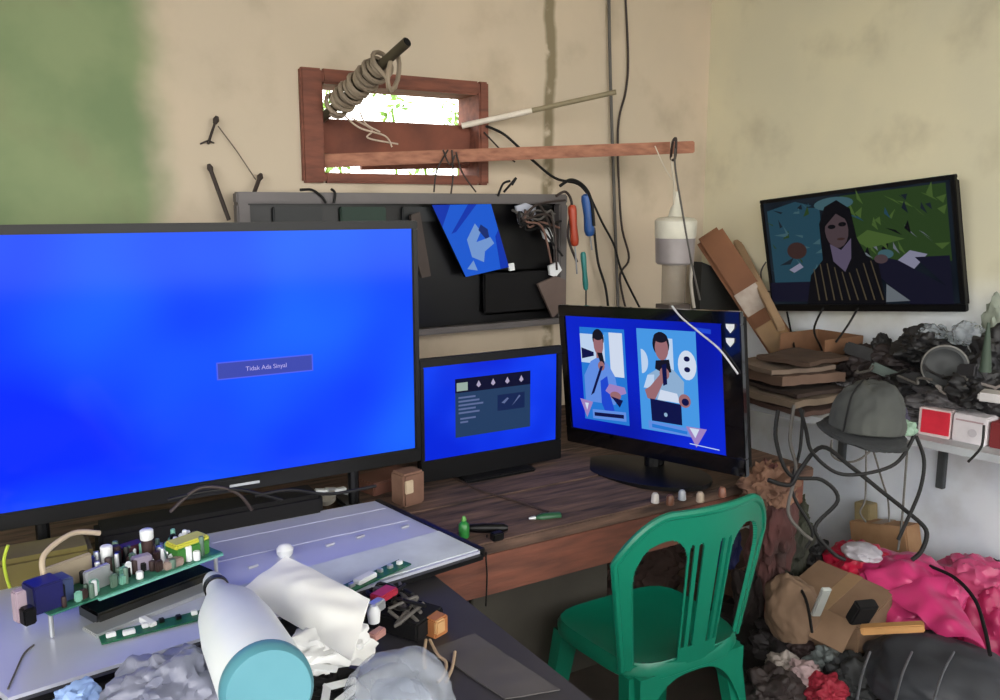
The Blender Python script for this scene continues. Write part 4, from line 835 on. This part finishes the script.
for i in range(12):
    x = 850 + 13 * i + random.uniform(-5, 5); y = 378 + random.uniform(-8, 16); D_ = random.uniform(1.95, 2.05)
    xd = random.uniform(-16, 16); pts = [ax(x + xd * (k / 2 - 1) + 5 * sin(k * 2 + i), y + random.uniform(-7, 7), 2.36) for k in range(5)]
    cable('scrap_wire', pts, .004, [cablem, cableg, blk2, M('pale_wire', (150, 142, 138), .6)][i % 4], 'loose wire curling over the shelf scraps', 'wire', 'loose wires over the shelf scraps')
# boxes at the front edge
def frontbox(name, pa, pb, hpx, mat, lab, dep=.10):
    A_, B_ = az(*pa, SZ), az(*pb, SZ); d_ = (B_ - A_); d_.z = 0; L2 = d_.length; u_ = d_.normalized(); n_ = V((-u_.y, u_.x, 0)); n_ = n_ if n_.x > 0 else -n_
    Dp = (A_ - C0).dot(FW); h_ = hpx / F * Dp; r = Matrix((u_, n_, V((0, 0, 1)))).transposed(); t_ = thing(name, (A_ + B_) / 2, lab, 'box')
    return A_, B_, u_, n_, h_, r, L2, t_
A_, B_, u_, n_, h_, r, L2, t_ = frontbox('red_box', (917, 434), (949, 440), 28, None, 'small red box at the shelf front edge')
MB().box((A_ + B_) / 2 + n_ * .05 + V((0, 0, h_ / 2)), (L2, .10, h_), r, .003).build('box_body', M('box_white_pink', (214, 196, 196), .6), t_)
MB().box((A_ + B_) / 2 - n_ * .001 + u_ * .004 + V((0, 0, h_ / 2 + .003)), (L2 - .012, .004, h_ - .014), r).build('red_face', M('red_face', (206, 36, 58), .45, col2=(176, 26, 46), scale=20), t_, label='red printed face')
A_, B_, u_, n_, h_, r, L2, t_ = frontbox('white_box', (951, 440), (985, 447), 28, None, 'small white box right of the red box')
MB().box((A_ + B_) / 2 + n_ * .05 + V((0, 0, h_ / 2)), (L2, .10, h_), r, .003).build('box_body', M('box_white', (216, 210, 214), .6), t_)
MB().box((A_ + B_) / 2 - n_ * .001 + V((0, 0, h_ * .8)), (L2 * .8, .004, .004), r).build('printed_line', M('grey_pink_line', (176, 150, 154), .6), t_)
MB().lathe([(0, .012), (.001, .012)], (A_ + B_) / 2 - n_ * .001 + u_ * .01 + V((0, 0, h_ * .4)), -n_, 16).build('printed_circle', M('print_grey', (190, 184, 190), .6), t_)
A_, B_, u_, n_, h_, r, L2, t_ = frontbox('maroon_box', (988, 447), (1030, 456), 26, None, 'dark red box at the far right shelf edge')
MB().box((A_ + B_) / 2 + n_ * .05 + V((0, 0, h_ / 2)), (L2, .10, h_), r, .003).build('box_body', M('maroon_face', (128, 40, 42), .5), t_)
tag(MB().blob(C0 + ray(905, 429) * 1.96, (.045, .045, .04), .25, 2, 8).build('mint_wrapper', M('mint_green', (128, 156, 136), .5), smooth=True), 'small mint green wrapper left of the red box', 'wrapper')
tag(MB().blob(C0 + ray(893, 420) * 2.0, (.07, .06, .09), .3, 2, 12, flat=False).build('purple_pouch', M('dark_purple', (44, 38, 62), .7), smooth=True), 'dark purple pouch between the cap and the mint wrapper', 'pouch')

# ------------------------------------------------------------------ cables hanging below the shelf
HC = 'black cables hanging below the shelf'
def hang(pl, D_, r_, m_, lab): return cable('hanging_cable', [C0 + ray(x, y) * (D_ + .0 * i) for i, (x, y) in enumerate(pl)], r_, m_, lab, group=HC)
hang(((800, 408), (806, 430), (812, 452), (835, 472), (862, 474), (895, 464), (912, 440), (915, 425)), 2.10, .0045, cablem, 'long black cable swagging from the carton stack to the red box')
hang(((768, 480), (790, 485), (800, 470), (822, 447), (850, 466), (880, 490), (905, 510), (926, 530), (922, 550), (912, 560)), 2.12, .0055, cablem, 'thickest black cable zigzagging down to the pink heap')
hang(((916, 436), (924, 460), (920, 490), (905, 525), (898, 540)), 2.10, .0045, cablem, 'black cable dropping from the red box towards the carton')
hang(((778, 410), (776, 440), (790, 475), (822, 480), (838, 500), (815, 528), (832, 552), (845, 560)), 2.16, .005, cablem, 'black cable bending back on itself near the corner')
hang(((794, 405), (790, 440), (796, 470), (788, 510), (800, 530), (812, 540)), 2.2, .0045, cableg, 'grey-black cable hanging nearest the monitor edge')
hang(((803, 410), (800, 450), (792, 490), (812, 530), (806, 548)), 2.22, .004, cablem, 'black cable behind the zigzag one')
hang(((866, 446), (866, 470), (865, 500), (860, 512), (866, 522)), 2.3, .0025, cableg, 'thin grey wire hanging straight below the dark cap')
hang(((872, 446), (882, 480), (888, 500), (889, 522)), 2.34, .0025, cableg, 'thin grey wire slanting right below the dark cap')
hang(((908, 440), (905, 480), (902, 520), (898, 550)), 2.28, .003, cableg, 'thin grey wire below the mint wrapper')
hang(((880, 440), (862, 458), (845, 462), (832, 455), (832, 440)), 2.2, .0028, cableg, 'thin grey loop under the dark cap')
hang(((984, 425), (982, 445), (975, 455), (968, 462)), 1.98, .003, cablem, 'short black cable over the white box corner')
WC = 'cables below the wall television'
for i, (pl, lab) in enumerate(((((787, 312), (791, 332), (795, 350)), 'leftmost cable hanging below the wall television'), (((823, 308), (814, 330), (822, 352), (815, 368)), 'curved cable in the middle below the wall television'), (((858, 308), (848, 325), (836, 342)), 'cable slanting left below the wall television'))):
    cable('television_cable', [ax(x, y, 2.60 - .05 * k) for k, (x, y) in enumerate(pl)], .0038, cablem, lab, group=WC)
cable('television_cable', [ax(766, 262, 2.66), ax(761, 272, 2.66), ax(763, 288, 2.66), ax(770, 292, 2.66)], .0028, cableg, 'thin loop at the left edge of the wall television', group=WC)

# ------------------------------------------------------------------ floor heap on the right
def fz(x, y, z): return az(x, y, z)
def lump(name, x, y, z, d_, mat, lab, cat, amp=.3, seed=1, sharp=False, rr=None, freq=2.2, sub=5):
    return tag(MB().blob(az(x, y, z), d_, amp, freq, seed, rr, sub=sub, sharp=sharp).build(name, mat, smooth=True), lab, cat)
pink = M('pink_plastic', (206, 66, 122), .32, col2=(176, 44, 98), scale=7, bump=.3)
def cbox(name, c, d_, rot, mat, lab, flap=True):
    t_ = thing(name, V((c[0], c[1], c[2] - d_[2] / 2)), lab, 'carton'); r = rot; c = V(c)
    MB().box(c, d_, r, .004).build('carton_body', mat, t_)
    if flap: MB().box(c + r @ V((-d_[0] * .5 - .04, 0, d_[2] * .42)), (.09, d_[1] * .95, .005), r @ R(y=-35), .001).build('flap', mat, t_)
    MB().box(c + r @ V((0, 0, d_[2] / 2 + .0008)), (d_[0] * .99, .04, .0015), r).build('tape', M('brown_tape', (150, 122, 92), .4), t_)
    return t_
# base of the heap: cartons on the floor
cbox('floor_carton', (2.40, 2.05, .11), (.42, .5, .22), R(z=8), M('dark_card', (92, 70, 54), .9, col2=(64, 48, 38), scale=10), 'dark brown carton on the floor in the corner behind the pink bag')
cbox('floor_carton', (2.34, 1.45, .09), (.5, .5, .18), R(z=-6), M('dark_card', (0, 0, 0)), 'dark brown carton on the floor under the pink bag', False)
cbox('floor_carton', az(836, 612, .34), (.22, .24, .14), R(z=10, x=6, y=-10), M('mid_card', (132, 106, 84), .9, col2=(108, 84, 64), scale=8), 'open brown carton in the middle of the floor heap')
tag(MB().blob(az(792, 612, .38), (.13, .15, .22), .13, 1.4, 44, R(z=20, x=-12), sub=5).build('paper_sack', M('sack_brown', (124, 100, 80), .9, col2=(96, 76, 60), scale=10), smooth=True), 'rounded brown paper sack beside the chair', 'sack')
P_ = ax(887, 545, 2.58)
cbox('tan_carton', (2.60, ax(887, 540, 2.6).y, P_.z - .02), (.08, .22, .18), R(x=-12), cardl, 'tan carton standing against the right wall behind the pink bag', False)
tag(MB().box(ax(866, 516, 2.62), (.05, .06, .10), R(x=-5), .003).build('tan_block', M('tan_block', (150, 134, 96), .8)), 'small tan block standing on the tan carton by the wall', 'block')
# red box bag with white top
t_ = thing('red_bag', az(856, 580, .34), 'red plastic bag with white rim at the back of the floor heap', 'bag')
MB().blob(az(856, 572, .38), (.20, .20, .19), .26, 1.5, 61, sub=5).build('bag_body', M('red_bag', (196, 30, 66), .4, col2=(160, 22, 50), scale=9), t_, smooth=True)
MB().blob(az(862, 552, .485), (.10, .12, .05), .15, 2, 62).build('white_rim', M('rim_white', (190, 186, 196), .5), t_, smooth=True)
# pink bag
lump('pink_bag', 905, 594, .36, (.32, .34, .20), pink, 'large pink plastic bag in the middle of the floor heap', 'bag', .25, 71, False, freq=1.6)
tag(MB().sheet([az(885, 596, .40), az(940, 640, .36), az(985, 652, .36), az(948, 580, .44)], .03, 40, .004, 9, 7, lift=lambda u_, w_: .03 * sin(pi * w_)).build('pink_sheet', M('pink_sheet', (204, 62, 120), .3, col2=(176, 44, 98), scale=6), smooth=True), 'glossy pink plastic sheet folded over the dark bag', 'plastic sheet')
lump('pink_bag', 978, 588, .36, (.22, .26, .18), M('rose_plastic', (206, 88, 132), .4, col2=(170, 60, 100), scale=8), 'paler rose bag against the right wall', 'bag', .25, 75, True)
lump('rose_bundle', 990, 632, .27, (.16, .22, .26), M('rose2', (180, 40, 92), .5, col2=(150, 36, 80)), 'deep rose bundle at the right edge of the heap', 'bag', .2, 76)
cable('black_strap', [az(930, 566, .46), az(955, 578, .46), az(975, 600, .45), az(985, 630, .44), az(990, 655, .42)], .005, matte, 'thin black strap crossing the pink plastic', 'strap')
cable('carton_strap', [az(792, 574, .47), az(806, 600, .46), az(812, 632, .44)], .004, matte, 'thin dark strap over the brown sack', 'strap')
tag(MB().box(az(821, 602, .46), (.026, .012, .12), R(z=-30, x=30), .003).build('white_tube', M('tube_white', (180, 184, 180), .5)), 'white flat tube lying on the open brown carton', 'tube')
tag(MB().box(az(862, 612, .46), (.06, .03, .075), R(z=-20, x=30), .005).build('black_case', matte), 'small black case beside the pink bag', 'case')
tag(MB().box(az(892, 628, .44), (.03, .15, .02), R(z=35, x=-15), .003).build('tan_stick', M('tan_stick', (190, 140, 84), .7)), 'tan wooden stick between black case and pink sheet', 'stick')
# dark bags at the bottom
dg = M('dark_bag', (54, 56, 62), .6, col2=(42, 44, 50), scale=8, bump=.3)
t_ = thing('dark_duffel', az(935, 680, .2), 'dark grey fabric bag with piping at the bottom right', 'bag')
MB().blob(az(945, 682, .30), (.34, .42, .2), .10, 1.4, 81, R(z=-10), sub=5).build('bag_body', dg, t_, smooth=True)
for k in range(3): MB().tube([az(870 + 42 * k, 652, .40), az(862 + 40 * k, 675, .405), az(855 + 38 * k, 710, .40)], .003).build('piping', M('piping_grey', (92, 94, 100), .5), t_, smooth=True)
lump('dark_sack', 760, 610, .22, (.16, .16, .42), M('dark_brown_sack', (50, 38, 36), .8, col2=(32, 26, 26)), 'dark brown sack in shadow right behind the chair', 'sack', .3, 83)
tag(MB().blob(ay(772, 525, 1.60), (.13, .12, .34), .35, 2.0, 84, sub=5, flat=False).build('red_brown_cloth', M('rust_cloth', (88, 46, 44), .85, col2=(46, 34, 32), scale=9), smooth=True), 'rust coloured cloth hanging at the right desk end', 'cloth')
tag(MB().blob(ay(768, 487, 1.60), (.15, .13, .13), .4, 2.2, 85, sub=5, flat=False).build('tan_cloth', M('tan_cloth', (142, 104, 82), .85, col2=(70, 50, 42), scale=7), smooth=True), 'tan and brown cloth bundle at the right desk end below the monitor', 'cloth')
tag(MB().blob(ay(790, 540, 1.70), (.12, .12, .26), .35, 2.0, 86, sub=5, flat=False).build('dark_green_rag', M('green_rag', (58, 62, 46), .85, col2=(34, 34, 30), scale=9), smooth=True), 'dark green-brown rag hanging right of the rust cloth', 'rag')
tag(MB().blob(ax(1000, 322, 2.62), (.05, .09, .16), .3, 2.0, 87, sub=4, flat=False).build('pale_sheet', M('pale_green_grey', (150, 158, 144), .8), smooth=True), 'pale grey-green sheet hanging at the right edge above the heap', 'sheet')
for i, (x, y, X_, d_, mm, rr_, lab) in enumerate(((862, 352, 2.50, (.07, .10, .04), blk2, 20, 'black adapter box lying on the heap left of the knob'), (905, 352, 2.48, (.06, .09, .035), M('charcoal', (44, 44, 48), .5), -25, 'charcoal adapter box lying behind the loudspeaker'),
        (885, 372, 2.42, (.05, .09, .03), M('dim_board2', (34, 60, 50), .5), 35, 'dull green board scrap above the hat'), (912, 378, 2.40, (.06, .07, .04), blk2, 10, 'small black box left of the loudspeaker rim'), (972, 372, 2.38, (.05, .07, .04), M('charcoal', (0, 0, 0)), -15, 'charcoal box right of the loudspeaker rim'))):
    tag(MB().box(ax(x, y, X_), d_, R(z=rr_, x=rr_ * .6, y=12), .006).build('adapter_box', mm), lab, 'adapter', 'boxes in the shelf heap')
FS = 'crumpled scraps at the bottom of the floor heap'
for i, (x, y, c_, s_, lab) in enumerate(((784, 668, (150, 140, 134), .09, 'off-white crumpled scrap nearest the chair'), (803, 678, (170, 146, 148), .09, 'pinkish crumpled scrap beside the off-white one'), (832, 664, (116, 124, 124), .11, 'grey-green crumpled bag below the carton'),
        (826, 692, (150, 24, 48), .09, 'crimson crumpled scrap at the bottom edge'), (770, 690, (44, 34, 34), .14, 'dark crumpled scrap at the bottom left of the heap'), (850, 680, (40, 42, 44), .13, 'black crumpled bag beside the dark duffel'), (798, 645, (60, 44, 44), .12, 'maroon crumpled scrap below the sack'), (842, 640, (36, 66, 60), .10, 'dark green scrap below the open carton'), (775, 640, (40, 34, 36), .13, 'black scrap under the brown sack'))):
    tag(MB().blob(az(x, y, .24), (s_ * 1.1, s_ * 1.1, s_ * .9), .38, 1.5, 90 + i, sub=5).build('crumpled_scrap', M('crump%d' % i, c_, .7), smooth=True), lab, 'scrap', FS)
lump('dark_heap_base', 820, 660, .10, (.5, .8, .24), M('heap_dark', (44, 38, 38), .9, col2=(28, 24, 24)), 'dark sack lying under the crumpled scraps', 'sack', .2, 99)
lump('black_pouch', 806, 560, .38, (.16, .16, .14), blk2, 'black pouch between the sack and the red bag', 'pouch', .3, 101)
lump('black_pouch', 996, 577, .36, (.06, .08, .10), blk2, 'black object hanging by the wall at the right edge', 'pouch', .3, 103)
lump('under_desk_sack', 640, 560, .2, (.4, .3, .3), M('brown_dim', (70, 52, 46), .9), 'brown bundle stored beneath the desk behind the chair', 'sack', .25, 105)
lump('blue_bag', 722, 545, .42, (.10, .12, .2), M('navy_bag', (24, 30, 80), .7), 'navy blue bag seen through the right chair slot', 'bag', .2, 106)

# ------------------------------------------------------------------ light
w_ = bpy.data.worlds.new('world'); sc.world = w_; w_.use_nodes = True
bg = w_.node_tree.nodes['Background']; bg.inputs[0].default_value = (1.0, .985, .945, 1); bg.inputs[1].default_value = 6.2
sc.view_settings.view_transform = 'Standard'; sc.view_settings.look = 'None'; sc.view_settings.exposure = 0; sc.view_settings.gamma = 1; sc.view_settings.use_curve_mapping = False
for o in bpy.data.objects:
    if '_o' in o: del o['_o']
